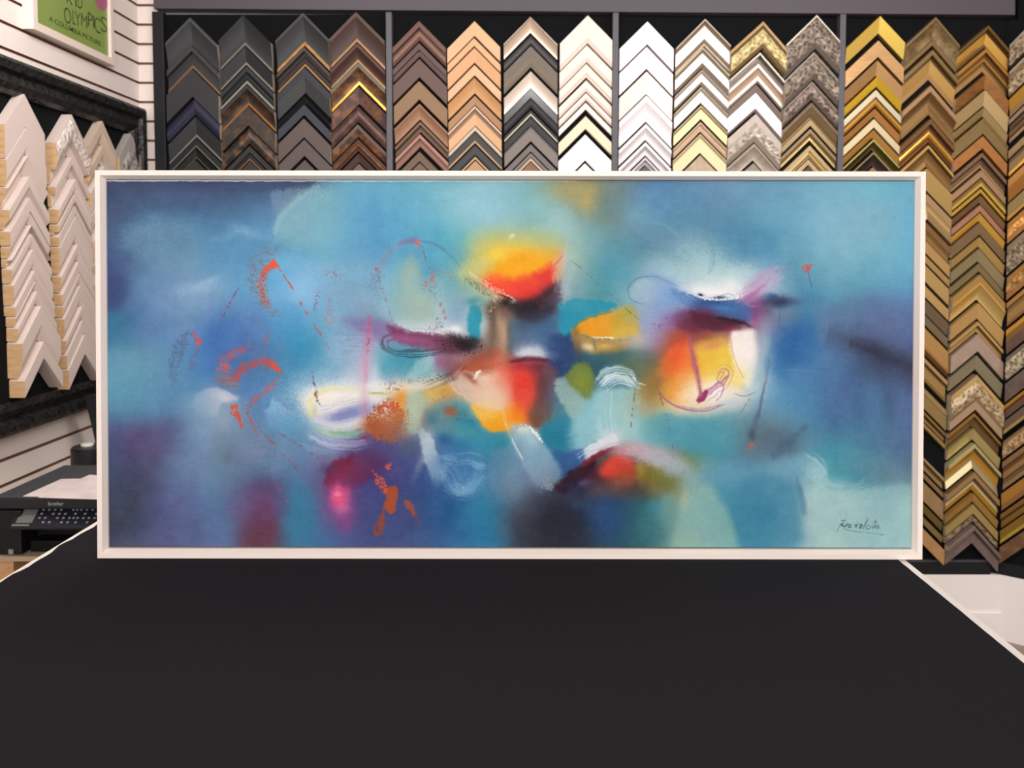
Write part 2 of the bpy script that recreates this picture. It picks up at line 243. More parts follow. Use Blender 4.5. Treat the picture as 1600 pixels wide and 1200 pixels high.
('p',[(898,524),(930,527),(965,530),(985,532),(975,545),(945,550),(915,548),(900,538)],'b48a4c',.9,6), ('b',922,540,12,6,'ecd49c',.9), ('b',950,540,14,5,'e0b050',.85), ('b',932,538,3,10,'6a6a48',.6), ('l',[(925,526),(940,527),(960,527)],(4,4),'fff0d0',.9,{'f':2}), ('l',[(905,523),(930,527),(970,530),(1005,531)],(2,2.5),'5c6a54',.65,{'t':.6}), ('b',905,540,7,12,'6c5038',.7),
('b',990,528,16,10,'d8c0a8',.6), ('b',995,545,14,14,'b0a498',.6), ('l',[(975,480),(990,492),(1002,500)],(2,2),'303840',.7,{'dash':2}),
# loop and blue saddle
('b',1008,453,24,20,'a4bcc8',.8,0,{'p':2}), ('b',1042,452,26,18,'84a8d4',.8), ('b',1035,478,30,18,'7c9ccc',.7), ('b',1060,462,22,12,'6c94c8',.6,20), ('b',1015,500,20,24,'98a0c4',.6),('b',1025,520,24,22,'a090bc',.7,-30),
('l',[(1060,448),(1040,436),(1020,430),(1000,432),(985,442),(980,456),(986,467),(998,474),(1008,473)],(4,6,6,6,6,5,3.4,3,1),'4c7aa8',.75,{'bristle':1.7,'f':2}),
('b',1135,438,60,24,'d4e0dc',.65), ('b',1100,454,36,12,'ece8e4',.9,10), ('b',1150,450,30,14,'f4eeea',.8), ('b',1120,462,46,8,'fdf8f4',.95,5), ('b',1170,425,30,18,'b8d0d4',.5),
('l',[(1084,373),(1098,369),(1108,378),(1113,395),(1112,412),(1104,430)],(2,4,6,7,9,2),'6c94a8',.65,{'bristle':1.8,'f':3}), ('l',[(1080,376),(1094,371),(1104,374)],(2,3),'a08c90',.5,{'t':.5}),
('l',[(1118,420),(1176,418),(1196,428)],(3,5),'a8b8a8',.3,{'t':.5}),
('p',[(1050,452),(1075,460),(1100,471),(1125,474),(1155,466),(1190,458),(1215,462),(1190,480),(1178,500),(1150,506),(1110,494),(1085,484),(1062,470)],'3b5f9c',.92,4),
('b',1128,482,30,8,'4a86c4',.7), ('b',1100,474,26,5,'28508c',.7,12), ('l',[(1066,456),(1084,462),(1104,468),(1130,470),(1150,464)],(3,5,4,4,2),'30609c',.8,{'t':.5}), ('l',[(1075,456),(1093,461),(1112,464),(1132,466)],(3,3.5),'283c64',.85,{'t':.55,'dash':3}), ('b',1093,460,4,2.4,'10182c',.95,{'w':0}),('b',1126,465,7,2.4,'18284c',.8,{'w':0}), ('l',[(1122,464),(1136,458),(1148,462)],(2,2),'6088b4',.6),
('l',[(1146,476),(1172,456),(1196,438),(1222,416)],(10,30,34,14),'b890b4',.6,{'bristle':1.7,'f':6,'seed':8}), ('b',1092,500,30,14,'7c3c60',.85,-35), ('b',1078,505,20,16,'84406c',.7), ('p',[(1078,487),(1100,490),(1130,497),(1155,500),(1172,508),(1176,512),(1150,514),(1110,516),(1085,508)],'4a2230',.92,5), ('b',1150,505,26,5,'28141e',.8,12), ('b',1115,502,20,6,'38202c',.7),
('b',1190,440,34,14,'b8a4c4',.6,-40,{'t':-1}), ('l',[(1152,470),(1175,452),(1200,432),(1214,418)],(6,16,16,6),'c27ca0',.75,{'bristle':2,'f':4}), ('l',[(1160,468),(1180,452),(1196,438)],(3,5,3),'e8b0cc',.7), ('l',[(1218,452),(1206,440),(1225,425)],(14,18,8),'b0b4c4',.5,{'bristle':2,'f':4}),
('b',1184,478,13,24,'8c4c7c',.8), ('b',1178,465,16,8,'a85c8c',.7), ('l',[(1165,474),(1180,478),(1192,474)],(3,3),'e0b4cc',.6,{'bristle':1.2}), ('b',1182,498,6,12,'a04c74',.6),
('b',1214,468,20,9,'343c5c',.9), ('b',1198,480,10,14,'5c4468',.7), ('b',1240,466,20,6,'48648c',.6), ('b',1225,492,20,16,'6c8090',.7), ('l',[(1212,424),(1235,416),(1255,413)],(8,7,4),'6c94ac',.6,{'t':.4,'f':4}),
('p',[(1255,412),(1262,409),(1268,408),(1267,420),(1260,424),(1254,419)],'c85a50',.85,2.5,{'t':.6}), ('l',[(1262,424),(1265,436),(1268,450)],(2,2),'6c5c70',.85), ('l',[(1268,450),(1273,490),(1280,520)],(1.6,1.6),'4c7c9c',.5),
# right flower
('b',1050,545,26,26,'b85840',.8), ('b',1085,525,30,14,'8c4c48',.85), ('b',1060,530,20,14,'b44c34',.7), ('p',[(1030,600),(1034,572),(1046,552),(1066,540),(1076,548),(1074,580),(1070,604),(1050,618)],'f86c2c',.93,12), ('b',1056,560,14,14,'f2442c',.85), ('b',1050,596,14,16,'ffa02a',.9), ('b',1040,608,12,12,'ffc038',.8,{'p':1.5}),
('p',[(1030,602),(1028,580),(1034,560),(1050,544),(1074,534),(1080,560),(1078,600),(1072,632),(1050,624)],'f8843a',.6,5), ('b',1052,562,14,18,'f0502c',.7), ('b',1044,606,12,14,'fcb434',.7), ('b',1075,605,22,24,'fac878',.85), ('b',1090,618,24,16,'fce4c4',.9), ('p',[(1088,548),(1110,530),(1140,530),(1152,560),(1158,590),(1140,610),(1110,590),(1092,570)],'f4ca48',.9,14), ('b',1112,560,20,24,'f5b840',.6), ('b',1118,540,20,8,'d88058',.7,-15), ('b',1100,525,22,8,'a04c40',.8),
('p',[(1140,522),(1152,508),(1172,512),(1180,520),(1183,550),(1178,585),(1170,605),(1156,590),(1146,560)],'fff0e4',.93,7), ('b',1148,512,10,5,'d85c68',.8), ('b',1155,595,14,18,'fadc70',.85,15), ('b',1140,600,20,20,'fce08c',.6), ('b',1168,560,10,30,'fff2ea',.7), 
('b',1120,615,30,18,'fff4ec',.92), ('b',1150,622,20,12,'f4e0dc',.7), ('b',1195,540,13,34,'a4bcc8',.6), ('b',1190,590,14,20,'9ab8c4',.6), ('b',1180,610,12,12,'c8dcdc',.5),
('l',[(1140,520),(1144,545),(1152,570),(1162,590)],(1.6,2),'d89078',.6), ('l',[(1078,528),(1083,552),(1089,580),(1093,605),(1098,622)],(4,6,6,4,3),'b45a70',.75,{'t':.7}), 
('l',[(1092,628),(1101,616),(1114,604),(1128,594),(1140,584)],(5,7,9,8,3),'b45088',.75,{'bristle':1.5,'f':2}), ('p',[(1089,624),(1097,612),(1106,606),(1108,614),(1098,626)],'9c2e5c',.92,2), ('l',[(1118,600),(1126,590),(1132,580),(1124,582),(1120,594),(1130,600),(1127,615),(1119,626)],(2,2,1.6,1.6,2,2,2),'a05888',.75),
('l',[(1025,605),(1038,622),(1058,633),(1085,638),(1108,637),(1130,628)],(2,3,3,3,2),'b87088',.7,{'bristle':1.2}), ('b',1080,640,40,6,'d8c8d0',.5), ('b',1140,632,24,8,'b8d0d4',.5,-20),
('l',[(1148,614),(1165,618),(1182,611)],(1.6,2,1.6),'4c7c80',.7),
('p',[(1018,612),(1036,630),(1060,644),(1090,650),(1120,646),(1146,636),(1170,622),(1200,632),(1190,680),(1120,700),(1050,690),(1012,655)],'58a2b0',.55,12,{'fade':(1090,662,70,34)}), ('l',[(1024,600),(1034,617),(1050,630),(1075,638),(1100,639),(1125,632)],(4,5,6,6,5,3),'c4809c',.6,{'bristle':1.3}),
# blue right
('b',1228,545,26,38,'2464a8',.7,20), ('b',1240,540,36,26,'2c6cac',.8,-50), ('b',1222,575,26,14,'3a86bc',.6), ('b',1260,580,40,20,'487cb0',.5), ('b',1245,610,36,26,'5090b8',.5), ('l',[(1195,580),(1240,577),(1290,580)],2,'66a4c8',.45),
('p',[(1285,500),(1300,482),(1330,468),(1362,464),(1392,472),(1415,490),(1432,512),(1432,590),(1380,560),(1320,545)],'5c72a0',.7,22), ('b',1385,505,40,24,'5a6a92',.6), ('b',1320,490,50,30,'5a7c9c',.5), ('b',1320,520,24,40,'547ba4',.4),
('l',[(1290,522),(1345,536),(1380,552),(1440,584)],(20,40,46,50),'48506c',.7,{'f':34}), ('l',[(1325,534),(1365,548),(1405,566),(1440,582)],(6,20,26,32),'302f3e',.85,{'f':24}),
('b',1405,640,24,70,'56699a',.65), ('b',1385,630,12,36,'3e5074',.55), ('b',1340,640,44,40,'446c98',.55), ('b',1325,610,16,20,'4a629a',.5), ('b',1290,600,40,40,'4e7ca8',.4), ('b',1270,640,20,30,'5090b4',.4),('b',1350,670,60,14,'4a7c9c',.5),
('b',1190,672,44,26,'5c7480',.75), ('b',1180,690,26,22,'6a6c72',.55), ('b',1225,690,26,18,'50667a',.7,-30), ('l',[(1262,662),(1244,680),(1225,700),(1205,715)],(3,10,16,10),'4a6078',.6,{'f':8}), ('b',1220,650,24,14,'6a9cb4',.4),
('l',[(1203,560),(1196,595),(1188,632),(1180,665),(1175,685)],(1.6,2.6,4,7,9),'605064',.6,{'f':3}), ('b',1174,696,4,5,'d85c3c',.9,{'w':0}), ('b',1175,680,5,10,'3c3038',.6,{'w':0}), ('l',[(1171,704),(1169,725)],1.6,'5c7080',.7),
('l',[(1172,620),(1155,650),(1138,680),(1128,705)],(1.6,1.8,1.6),'4c6c78',.65,{'dash':4}), ('l',[(1230,560),(1231,600),(1231,660)],(1.6,1.8),'4c6888',.6,{'dash':5}), ('l',[(1218,480),(1217,505)],1.5,'3c5c78',.6), ('l',[(1293,660),(1286,690)],1.6,'4c7890',.5),
('b',1320,710,36,24,'4498b0',.75), ('b',1305,735,18,16,'34949f',.7), ('b',1370,720,50,24,'5c8c9c',.6), ('b',1400,740,40,14,'6c8894',.5),
('p',[(1238,712),(1256,706),(1276,716),(1290,732),(1296,750),(1300,760),(1280,758),(1262,745)],'8cbcc8',.85,3,{'fade':(1285,738,40,34)}), ('b',1232,735,24,20,'6ea4bc',.6), ('b',1275,770,22,20,'a8cccc',.8), ('b',1300,800,26,40,'b4d0c8',.7), ('b',1275,830,30,30,'98c0c4',.6),
('p',[(1290,762),(1320,765),(1350,757),(1432,762),(1432,870),(1285,870)],'9cc4c4',.7,10), ('b',1325,790,24,24,'b0d2cc',.6), ('b',1300,845,22,24,'b4d2c4',.6), ('b',1415,800,14,24,'a8ccc4',.5),('b',1380,800,30,20,'90b8c0',.5),
('l',[(1290,757),(1310,763),(1335,758),(1352,748)],(10,10,6),'80b0b8',.6,{'bristle':1.6,'f':3}), ('l',[(1345,765),(1365,758),(1390,750)],(3,3),'5c8c98',.4),
('l',[(1245,742),(1251,765),(1256,785),(1259,806)],(3,8,11,6),'54809c',.75,{'f':5}), ('p',[(1160,770),(1200,745),(1245,760),(1254,800),(1256,840),(1225,870),(1150,870)],'3e8cac',.7,12), ('b',1190,810,34,24,'3484a8',.6),('b',1230,740,24,14,'6ca0bc',.5),
# eye shape
('b',535,618,70,30,'c8dce4',.75), ('b',545,612,88,32,'c4d8e4',.6), ('b',525,628,60,28,'e8e4e4',.7), ('p',[(466,636),(476,616),(502,602),(540,600),(580,606),(606,612),(606,640),(588,660),(550,666),(510,664),(482,654)],'f9eee0',.95,17), ('b',500,610,30,10,'fff6e4',.7,-15),
('l',[(582,612),(545,608),(510,610),(489,624),(484,640),(492,655)],(3,6,6,10,12,6),'f6e490',.7,{'f':6,'bristle':2}), ('b',487,640,6,10,'b8b878',.5),
('b',545,643,42,13,'8f94c4',.9,-12,{'p':1.7}), ('b',540,642,26,8,'7c84bc',.6,-12,{'t':-1}), ('b',570,628,20,8,'a4a4cc',.6,-8), ('b',520,628,40,7,'f8ecec',.6,-15),
('l',[(490,655),(515,662),(545,658),(568,648)],(8,8,8,5),'e4dcec',.7,{'bristle':1.8,'f':3}), ('l',[(492,668),(520,676),(550,676),(570,668)],(10,14,14,8),'b4cc8c',.75,{'bristle':1.8,'f':3}), ('l',[(515,675),(545,679),(568,675)],(5,8,5),'4c9c6c',.75,{'bristle':1.6,'f':3}), ('l',[(550,670),(568,664)],(4,5),'ecd060',.8),
('l',[(484,680),(515,692),(550,692),(572,686)],(10,14,16,9),'d4d0e4',.75,{'bristle':2.2,'f':4}), ('l',[(470,695),(500,704),(540,702)],(8,12,8),'8ca8d0',.6,{'bristle':2.2,'f':4}),
('l',[(487,577),(491,600),(496,625),(503,638)],(1,2.4,2.4,2),'6c4c5c',.85,{'dash':4}), ('b',489,600,1.6,3.4,'b03c5c',.9,{'w':0}), ('b',498,627,1.8,2.4,'503844',.9,{'w':0}), ('b',494,615,1.4,3,'584044',.9,{'w':0}),
('b',573,585,10,34,'dcb8cc',.75), ('b',590,590,8,24,'dce0e4',.6), ('l',[(570,560),(572,600),(572,640),(570,670)],(7,7,8,5),'cc90a8',.55,{'f':4,'t':-2}),
('b',640,602,46,10,'ecdcd4',.85,-8), ('b',600,604,30,8,'f4ece4',.8), ('b',655,592,34,8,'d4d4cc',.6,-15), ('l',[(575,614),(600,616),(630,612),(650,608)],(4,5,6,4),'d8c44c',.85,{'f':3}), ('l',[(580,614),(600,614)],(3,3),'8c9c3c',.7), 
('b',628,625,16,18,'f0a040',.85), ('b',640,650,10,22,'e8a860',.7), ('b',690,608,34,13,'dca040',.85,-5), ('b',672,618,14,12,'e8c060',.6), ('b',700,620,26,10,'c88c50',.7,-10,{'t':.6}),
('p',[(576,640),(592,630),(612,625),(628,636),(630,660),(642,680),(630,692),(600,690),(580,684),(568,668)],'bc6430',.9,7,{'t':.65}), ('b',592,660,18,16,'b85c34',.8), ('b',607,640,22,12,'f4d4b0',.7,-30,{'t':.2,'w':0}), ('b',615,660,22,12,'f0c8a0',.6,40,{'t':.15,'w':0}), ('b',604,634,9,7,'e04028',.9,{'t':.6,'w':0}), ('b',621,634,6,6,'e04a28',.9,{'t':.6,'w':0}), ('b',614,608,12,5,'a85830',.8,{'t':.5,'w':0}), ('b',625,675,16,12,'9c5440',.8,35,{'t':.6}),
('l',[(660,600),(680,592),(700,584),(718,576)],(3,5,6,5),'4c4038',.75,{'t':.5,'bristle':1.5}), ('b',705,580,14,10,'5c4840',.7,-20), ('b',700,560,16,16,'8c4c58',.5),
('p',[(640,614),(652,608),(662,616),(664,636),(658,660),(650,676),(640,676),(634,655),(634,630)],'b0c2aa',.88,6), ('b',646,640,8,24,'c0ccb0',.6), ('b',642,672,14,12,'a8b8a8',.6),
# lower centre blues
('b',600,705,60,14,'5a5286',.8), ('b',640,720,30,30,'43508c',.6), ('b',560,692,26,8,'6c5c94',.6), ('b',640,700,18,16,'5a6878',.6), ('b',570,684,8,8,'6c2c5c',.8),
('p',[(668,640),(690,630),(720,625),(742,640),(745,665),(770,690),(765,710),(720,720),(690,700),(672,670)],'4a8ca0',.7,10), ('b',725,660,26,26,'1e8caa',.85), ('b',750,690,26,18,'2892b4',.8), ('b',715,700,20,20,'2478b0',.7), ('b',690,660,18,20,'6c9494',.6), ('b',672,655,10,14,'3c7088',.6),('b',720,678,26,10,'48a0a0',.5),
('b',692,690,14,12,'28589c',.85), ('b',700,642,10,7,'ac5a34',.9,15,{'p':1.6}), ('b',708,640,3,9,'8c6c50',.6), ('b',692,648,12,8,'8c8c6c',.5,{'t':.5}), ('b',720,650,14,10,'3c5c60',.4,{'t':.35}),
('p',[(654,674),(664,672),(676,686),(684,706),(692,730),(690,748),(682,750),(670,738),(660,704)],'b0c8d0',.9,3.5,{'fade':(668,700,30,54)}), ('b',668,690,10,16,'c8d0d0',.6), ('b',682,738,10,14,'8cb0d0',.7),
('p',[(690,700),(730,710),(765,720),(758,750),(728,778),(700,765),(685,740)],'3c78b4',.6,8), ('l',[(684,715),(702,712),(716,718)],(8,12,10),'6ca0cc',.6,{'bristle':2,'f':3}), ('l',[(700,752),(716,768),(734,764),(750,748)],(5,12,14,8),'8cb8d8',.7,{'bristle':2,'f':3}), ('l',[(735,720),(748,728),(760,728)],(8,10,8),'84bcd0',.65,{'bristle':2,'f':3}), ('l',[(690,742),(706,762),(728,770),(748,758),(758,742)],(8,22,26,22,8),'9cc4dc',.6,{'bristle':1.3,'f':6,'seed':2}), ('l',[(692,712),(712,718),(736,716),(758,726)],(10,18,22,14),'7cb0d4',.5,{'bristle':1.5,'f':6,'seed':6}), ('b',715,772,10,4,'b0d0e0',.6,-20,{'t':.5}), ('b',745,752,14,7,'70b0d0',.5,-30),
('b',690,800,50,50,'25609c',.6), ('b',760,800,30,60,'2481ac',.7), ('b',600,800,50,60,'454c86',.6), ('b',650,840,60,20,'3f5a94',.5), ('b',745,850,40,12,'287cae',.5),
('p',[(764,722),(770,708),(784,700),(806,700),(830,760),(812,790),(788,800),(768,760)],'6890ae',.6,6,{'fade':(785,725,40,50)}),
# plum crescent, pink light
('p',[(508,745),(514,730),(532,718),(556,708),(585,697),(612,700),(606,722),(590,742),(566,758),(544,770),(520,772),(508,762)],'6e2c54',.9,6,{'fade':(540,738,62,36)}), ('p',[(508,740),(520,725),(538,716),(552,710),(545,735),(530,760),(512,760)],'7a2846',.9,4), ('b',545,735,26,16,'88304c',.6,-25), ('b',575,720,26,12,'5c3464',.6), ('b',512,735,16,8,'443c68',.5), 
('b',532,790,22,34,'b05090',.6), ('b',530,782,15,18,'f04e82',.92,0,{'p':1.5}), ('b',528,778,8,8,'ff8cac',.8,0,{'t':-1}), ('b',534,800,12,10,'e878a8',.6), ('b',538,820,10,14,'8c4c84',.6), ('b',545,775,6,10,'e05c8c',.5),
('b',608,729,6,6,'cc5c48',.95,{'p':2,'w':0,'t':.75}), ('b',625,738,14,4,'8c4458',.6,-20,{'t':.5}), ('p',[(581,736),(588,742),(598,748),(605,758),(608,768),(603,774),(596,770),(590,758)],'d4583c',.95,2,{'t':.75}), ('p',[(606,764),(614,760),(620,766),(619,785),(618,800),(608,804),(602,796),(598,790),(604,780)],'b8522c',.93,2), ('p',[(598,793),(601,806),(600,822),(594,836),(586,838),(583,832),(590,815)],'9c4a34',.85,2), ('b',590,826,2.4,5,'5c4064',.8,{'w':0}), ('p',[(632,784),(640,785),(648,800),(646,806),(638,798)],'b0523c',.85,2.5), ('l',[(612,724),(620,712)],2,'a04c50',.6,{'t':.5}), ('b',650,806,4,8,'8c4c58',.5,-30),
# peach heart
('p',[(705,584),(716,573),(740,560),(770,545),(795,552),(808,566),(800,580),(770,588),(745,592),(722,592)],'b8583c',.88,7), ('b',745,556,26,10,'8c4c40',.6,-15), ('b',775,560,20,10,'d86c4c',.7), ('b',730,575,20,8,'c0583a',.6,-20),
('p',[(708,592),(716,580),(730,582),(742,588),(750,600),(760,640),(745,640),(728,624),(714,610)],'dcbca8',.8,7), ('l',[(712,584),(709,596),(718,610),(735,622)],(3,6,8,5),'c8a898',.6,{'bristle':1.6}),
('p',[(734,588),(750,581),(770,576),(792,574),(802,600),(800,636),(770,650),(745,640),(738,610)],'f0c0a0',.9,10), ('b',785,588,20,14,'ee8468',.7), ('b',762,620,20,18,'ecd0b4',.8), ('p',[(736,592),(746,580),(750,579),(748,586),(741,594)],'fbeee0',.9,1.6),('b',738,588,10,5,'a04c38',.8,35), ('b',758,585,16,8,'f4d4bc',.6),
('p',[(736,628),(756,640),(780,640),(800,628),(818,628),(822,650),(806,668),(786,673),(766,672),(750,658)],'ffaa1e',.95,3), ('b',755,642,18,10,'fcc45c',.7), ('b',765,628,26,12,'f4c890',.7), ('b',775,665,16,6,'ff9c14',.6),
('p',[(782,572),(800,566),(826,560),(848,560),(856,572),(848,600),(838,625),(830,652),(816,655),(806,636),(802,604),(790,588)],'ec4c38',.9,9), ('b',826,568,26,8,'a02c40',.8), ('b',848,572,14,12,'5c2c44',.8), ('p',[(846,575),(858,572),(872,586),(868,620),(858,650),(838,670),(828,655),(836,620)],'6c4848',.9,7), ('b',842,648,14,16,'7a4a34',.8,-40), ('b',812,650,14,18,'ff9020',.85), ('b',798,612,8,24,'f48c74',.7), ('b',822,590,14,14,'f03830',.7), ('b',826,615,12,14,'ec5038',.6), ('b',800,665,14,10,'f8b468',.6), ('b',866,612,12,24,'56607c',.6),
# pale sweeps centre right
('p',[(846,670),(862,655),(880,650),(894,665),(888,700),(862,702),(845,688)],'187c9c',.9,6), ('b',875,650,18,22,'2c8ca8',.8), ('b',870,625,12,16,'4c7c90',.6), ('b',898,700,22,10,'4c98b4',.6),
('p',[(866,594),(882,590),(900,606),(916,624),(908,646),(892,652),(876,628)],'9cb8b0',.8,4), ('b',895,635,14,14,'a0c0b0',.5), 
('p',[(884,592),(896,572),(916,566),(926,584),(926,612),(916,624),(900,610)],'74843c',.92,5), ('b',908,592,13,16,'8c9430',.7),
('p',[(916,628),(936,604),(966,592),(996,600),(1012,640),(1008,684),(990,694),(950,690),(905,704),(890,672),(898,646)],'98c8cc',.85,14), ('b',985,650,20,36,'a8c8bc',.7), ('b',920,660,18,28,'8cc4d0',.7), ('b',1015,650,16,30,'8cbcb8',.6),
('p',[(932,590),(940,578),(958,570),(975,570),(988,580),(1000,598),(985,606),(960,604),(940,604)],'54889a',.9,4), ('b',955,600,18,6,'64949c',.7),
('l',[(934,596),(944,584),(960,578),(978,580),(992,596)],(14,26,28,26,12),'e4f0ee',.85,{'bristle':1.7,'f':3}), ('l',[(938,602),(948,592),(962,588),(978,592),(990,604)],(10,20,22,20,8),'dcecea',.6,{'bristle':1.5,'f':3,'seed':3}), ('l',[(940,600),(948,588),(962,583),(978,587),(994,600)],(4,14,15,14,6),'d8ecea',.8,{'bristle':2.1,'f':2}), ('l',[(984,584),(992,592),(1000,599),(1010,601)],(3,3,4,1.5),'fff8ee',.95,{'t':.75}), ('b',1000,625,3,8,'d8e0c8',.6,{'t':.6,'w':0}),
('l',[(953,612),(952,640),(956,676)],(10,12,20),'c8dcd4',.65,{'bristle':2,'f':4}), ('b',955,680,22,12,'d8d8dc',.8),
('p',[(898,708),(914,702),(940,684),(960,678),(966,694),(950,704),(928,714),(916,726),(906,722)],'e8e4ea',.92,3), ('l',[(918,706),(938,700),(958,694)],(2,3),'c0a8b8',.6,{'bristle':1}),('b',910,704,12,6,'a8c4dc',.7,-25),
('p',[(864,704),(884,706),(908,702),(914,712),(910,730),(890,742),(872,745),(860,725)],'2c62a4',.88,4), ('b',890,725,18,14,'345c94',.6),
('p',[(800,668),(820,664),(831,672),(846,690),(862,708),(876,738),(874,752),(858,764),(840,760),(822,736),(808,706)],'94b8ca',.72,6), ('b',820,675,14,10,'d0dcd4',.8), ('l',[(830,668),(838,680),(847,690)],(4,4,2),'f0f4ee',.85), ('b',840,720,16,14,'7cacc4',.6), ('b',856,755,12,10,'b8c0c8',.7,{'t':.5}), ('b',848,742,16,14,'90a8c0',.6), ('b',808,725,10,24,'6c98b4',.6),
('l',[(786,640),(790,660),(798,682),(808,705),(822,730)],(4,5,4,4,2),'ecd8c4',.75,{'f':2,'bristle':1.8}), ('l',[(800,683),(808,702),(818,718)],(2,3),'f4f0e4',.8),
# mound
('b',835,790,26,24,'56606e',.6), ('b',865,820,46,60,'2c2c38',.85), ('b',820,830,24,40,'444454',.6), ('b',800,760,24,30,'74889c',.6), ('b',790,830,16,40,'4c6c84',.5),
('p',[(866,768),(878,748),(894,734),(918,722),(938,706),(955,699),(975,702),(1000,716),(1030,722),(1050,734),(1066,752),(1060,790),(1020,860),(960,880),(880,860)],'5a3838',.93,3,{'fade':(965,735,95,38)}), ('p',[(868,766),(880,747),(896,733),(918,723),(930,716),(926,740),(905,756),(885,770)],'301a2c',.92,5), ('b',922,742,22,14,'4c2030',.7), ('l',[(908,727),(928,715),(944,705),(960,701)],(6,9,10,5),'80202c',.85,{'f':4}), ('p',[(935,738),(950,716),(970,706),(988,716),(996,736),(985,748),(955,748)],'e84030',.93,8), ('b',985,745,20,18,'ac4a34',.85), ('b',972,755,24,12,'a05c38',.6), ('b',952,730,10,8,'f05038',.6),
('p',[(996,724),(1018,720),(1036,726),(1056,740),(1068,754),(1050,770),(1010,774),(996,750)],'80742c',.92,4,{'fade':(1028,740,40,30)}), ('b',1005,735,8,14,'a88c30',.8), ('b',1028,728,10,5,'c0a048',.6), ('b',1045,750,16,10,'6c742c',.7), ('b',1020,770,26,10,'80784c',.7), ('b',985,770,24,8,'6c4438',.7), ('b',940,770,26,10,'6c5c4c',.5),
('b',905,765,22,14,'28304c',.8), ('b',912,754,12,6,'6c6c94',.4), ('b',920,790,34,14,'2a4464',.8), ('b',955,815,24,36,'284e84',.85), ('b',900,840,30,24,'2c303c',.8), ('b',1000,775,18,10,'4c4840',.6), ('b',985,800,14,30,'2c5064',.6), ('b',1025,795,10,12,'3490ac',.8), ('b',1020,830,26,34,'3c7880',.7), ('b',1045,800,14,30,'649c94',.6),
('b',990,708,30,12,'c88c94',.85,10,{'t':-1}), ('b',1020,716,26,12,'c8bcc4',.8,25), ('b',975,700,14,6,'c4546c',.7), ('b',1050,730,30,14,'9cb0bc',.7,25), ('b',1010,700,40,14,'a8bcc4',.6), ('b',1080,760,14,10,'84b0b8',.6),
('b',1060,675,30,22,'4698ac',.7), ('b',1105,690,34,20,'3c9cac',.6), ('b',1050,655,30,14,'5ca8b4',.6), ('b',1018,615,20,24,'a88850',.8,20), ('b',1030,590,16,24,'9c7440',.7), ('b',1020,640,16,10,'b8ac8c',.6),('b',985,570,24,14,'5c7058',.6),
('l',[(993,606),(990,630),(987,655),(985,682)],(2.2,2.6,2),'78545c',.85,{'dash':3}), ('l',[(1030,612),(1040,645),(1049,680),(1054,722)],(2.2,2.6,2),'78505c',.85,{'dash':3.2}), ('b',1049,724,3,3,'b05464',.9,{'w':0,'t':.7}),
('p',[(1062,870),(1066,800),(1080,772),(1110,758),(1130,782),(1144,812),(1152,870)],'8cb8ac',.8,8), ('b',1072,785,8,18,'b8bca0',.6), ('b',1100,830,24,34,'8cb8b4',.5), ('b',1120,740,40,18,'66a4bc',.5), ('b',1080,845,24,14,'94b4a0',.6),
# signature, lower right
('l',[(1316.0, 813.2), (1318.5, 813.6), (1320.8, 813.6), (1322.7, 811.6)],3.25,'34504f',0.77,{'f':1}),
('l',[(1315.0, 820.0), (1317.8, 818.3), (1321.9, 818.2)],2.75,'34504f',0.68,{'f':1}),
('l',[(1309.4, 832.0), (1311.8, 826.7), (1315.5, 820.6)],2.0,'34504f',0.47,{'f':1}),
('l',[(1313.9, 821.9), (1316.4, 820.2), (1318.7, 822.1), (1322.4, 822.7), (1325.6, 820.2), (1327.2, 817.8)],3.5,'34504f',0.77,{'f':1}),
('l',[(1327.9, 820.2), (1332.7, 819.8)],2.75,'34504f',0.72,{'f':1}),
('l',[(1332.7, 819.8), (1327.4, 823.8), (1333.8, 823.6)],2.75,'34504f',0.72,{'f':1}),
('l',[(1337.5, 818.5), (1338.9, 823.2), (1342.1, 817.8)],2.875,'34504f',0.72,{'f':1}),
('l',[(1344.0, 820.0), (1349.1, 820.4), (1344.7, 824.4), (1349.7, 823.8)],2.75,'34504f',0.72,{'f':1}),
('l',[(1357.6, 810.2), (1354.8, 817.6), (1352.5, 822.9), (1351.1, 827.4)],2.5,'34504f',0.64,{'f':1}),
('l',[(1360.6, 820.0), (1357.6, 821.5), (1356.1, 824.5), (1358.0, 827.0), (1361.0, 825.7), (1362.7, 822.5), (1362.3, 820.2)],2.25,'34504f',0.55,{'f':1}),
('l',[(1365.0, 816.8), (1373.1, 816.6)],2.5,'34504f',0.59,{'f':1}),
('l',[(1371.0, 811.5), (1369.7, 816.6)],2.5,'34504f',0.59,{'f':1}),
('l',[(1366.7, 820.3), (1366.1, 826.1)],2.5,'34504f',0.55,{'f':1}),
('l',[(1366.1, 826.1), (1368.9, 821.9), (1370.6, 820.8), (1371.0, 825.6), (1373.1, 824.0), (1374.8, 821.0), (1375.0, 826.8)],2.25,'34504f',0.55,{'f':1}),
('l',[(1318.9, 825.6), (1325.1, 828.0), (1335.7, 830.0), (1349.5, 831.7)],2.25,'34504f',0.42,{'f':1}),
('l',[(1349.5, 831.7), (1358.0, 832.9), (1370.8, 834.2), (1381.4, 835.7)],1.5,'34504f',0.30,{'f':1}),
('l',[(1379.3, 835.7), (1382.5, 835.7)],3.5,'34504f',0.68,{'f':1}),
# thin pale line along the top of the canvas, fading to the right
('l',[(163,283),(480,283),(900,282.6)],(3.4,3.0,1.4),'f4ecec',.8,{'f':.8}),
# second pass: edges, dry strokes and glazes over the first layer
('l',[(622,506),(648,516),(690,520),(712,523)],(3,5,6,5),'e8e2e6',.7,{'f':3,'t':.7}),
('b',546,641,42,10,'858cc2',.7,-12), ('l',[(500,640),(530,632),(565,626)],(10,18,12),'9aa0cc',.4,{'bristle':1.5,'f':4}),
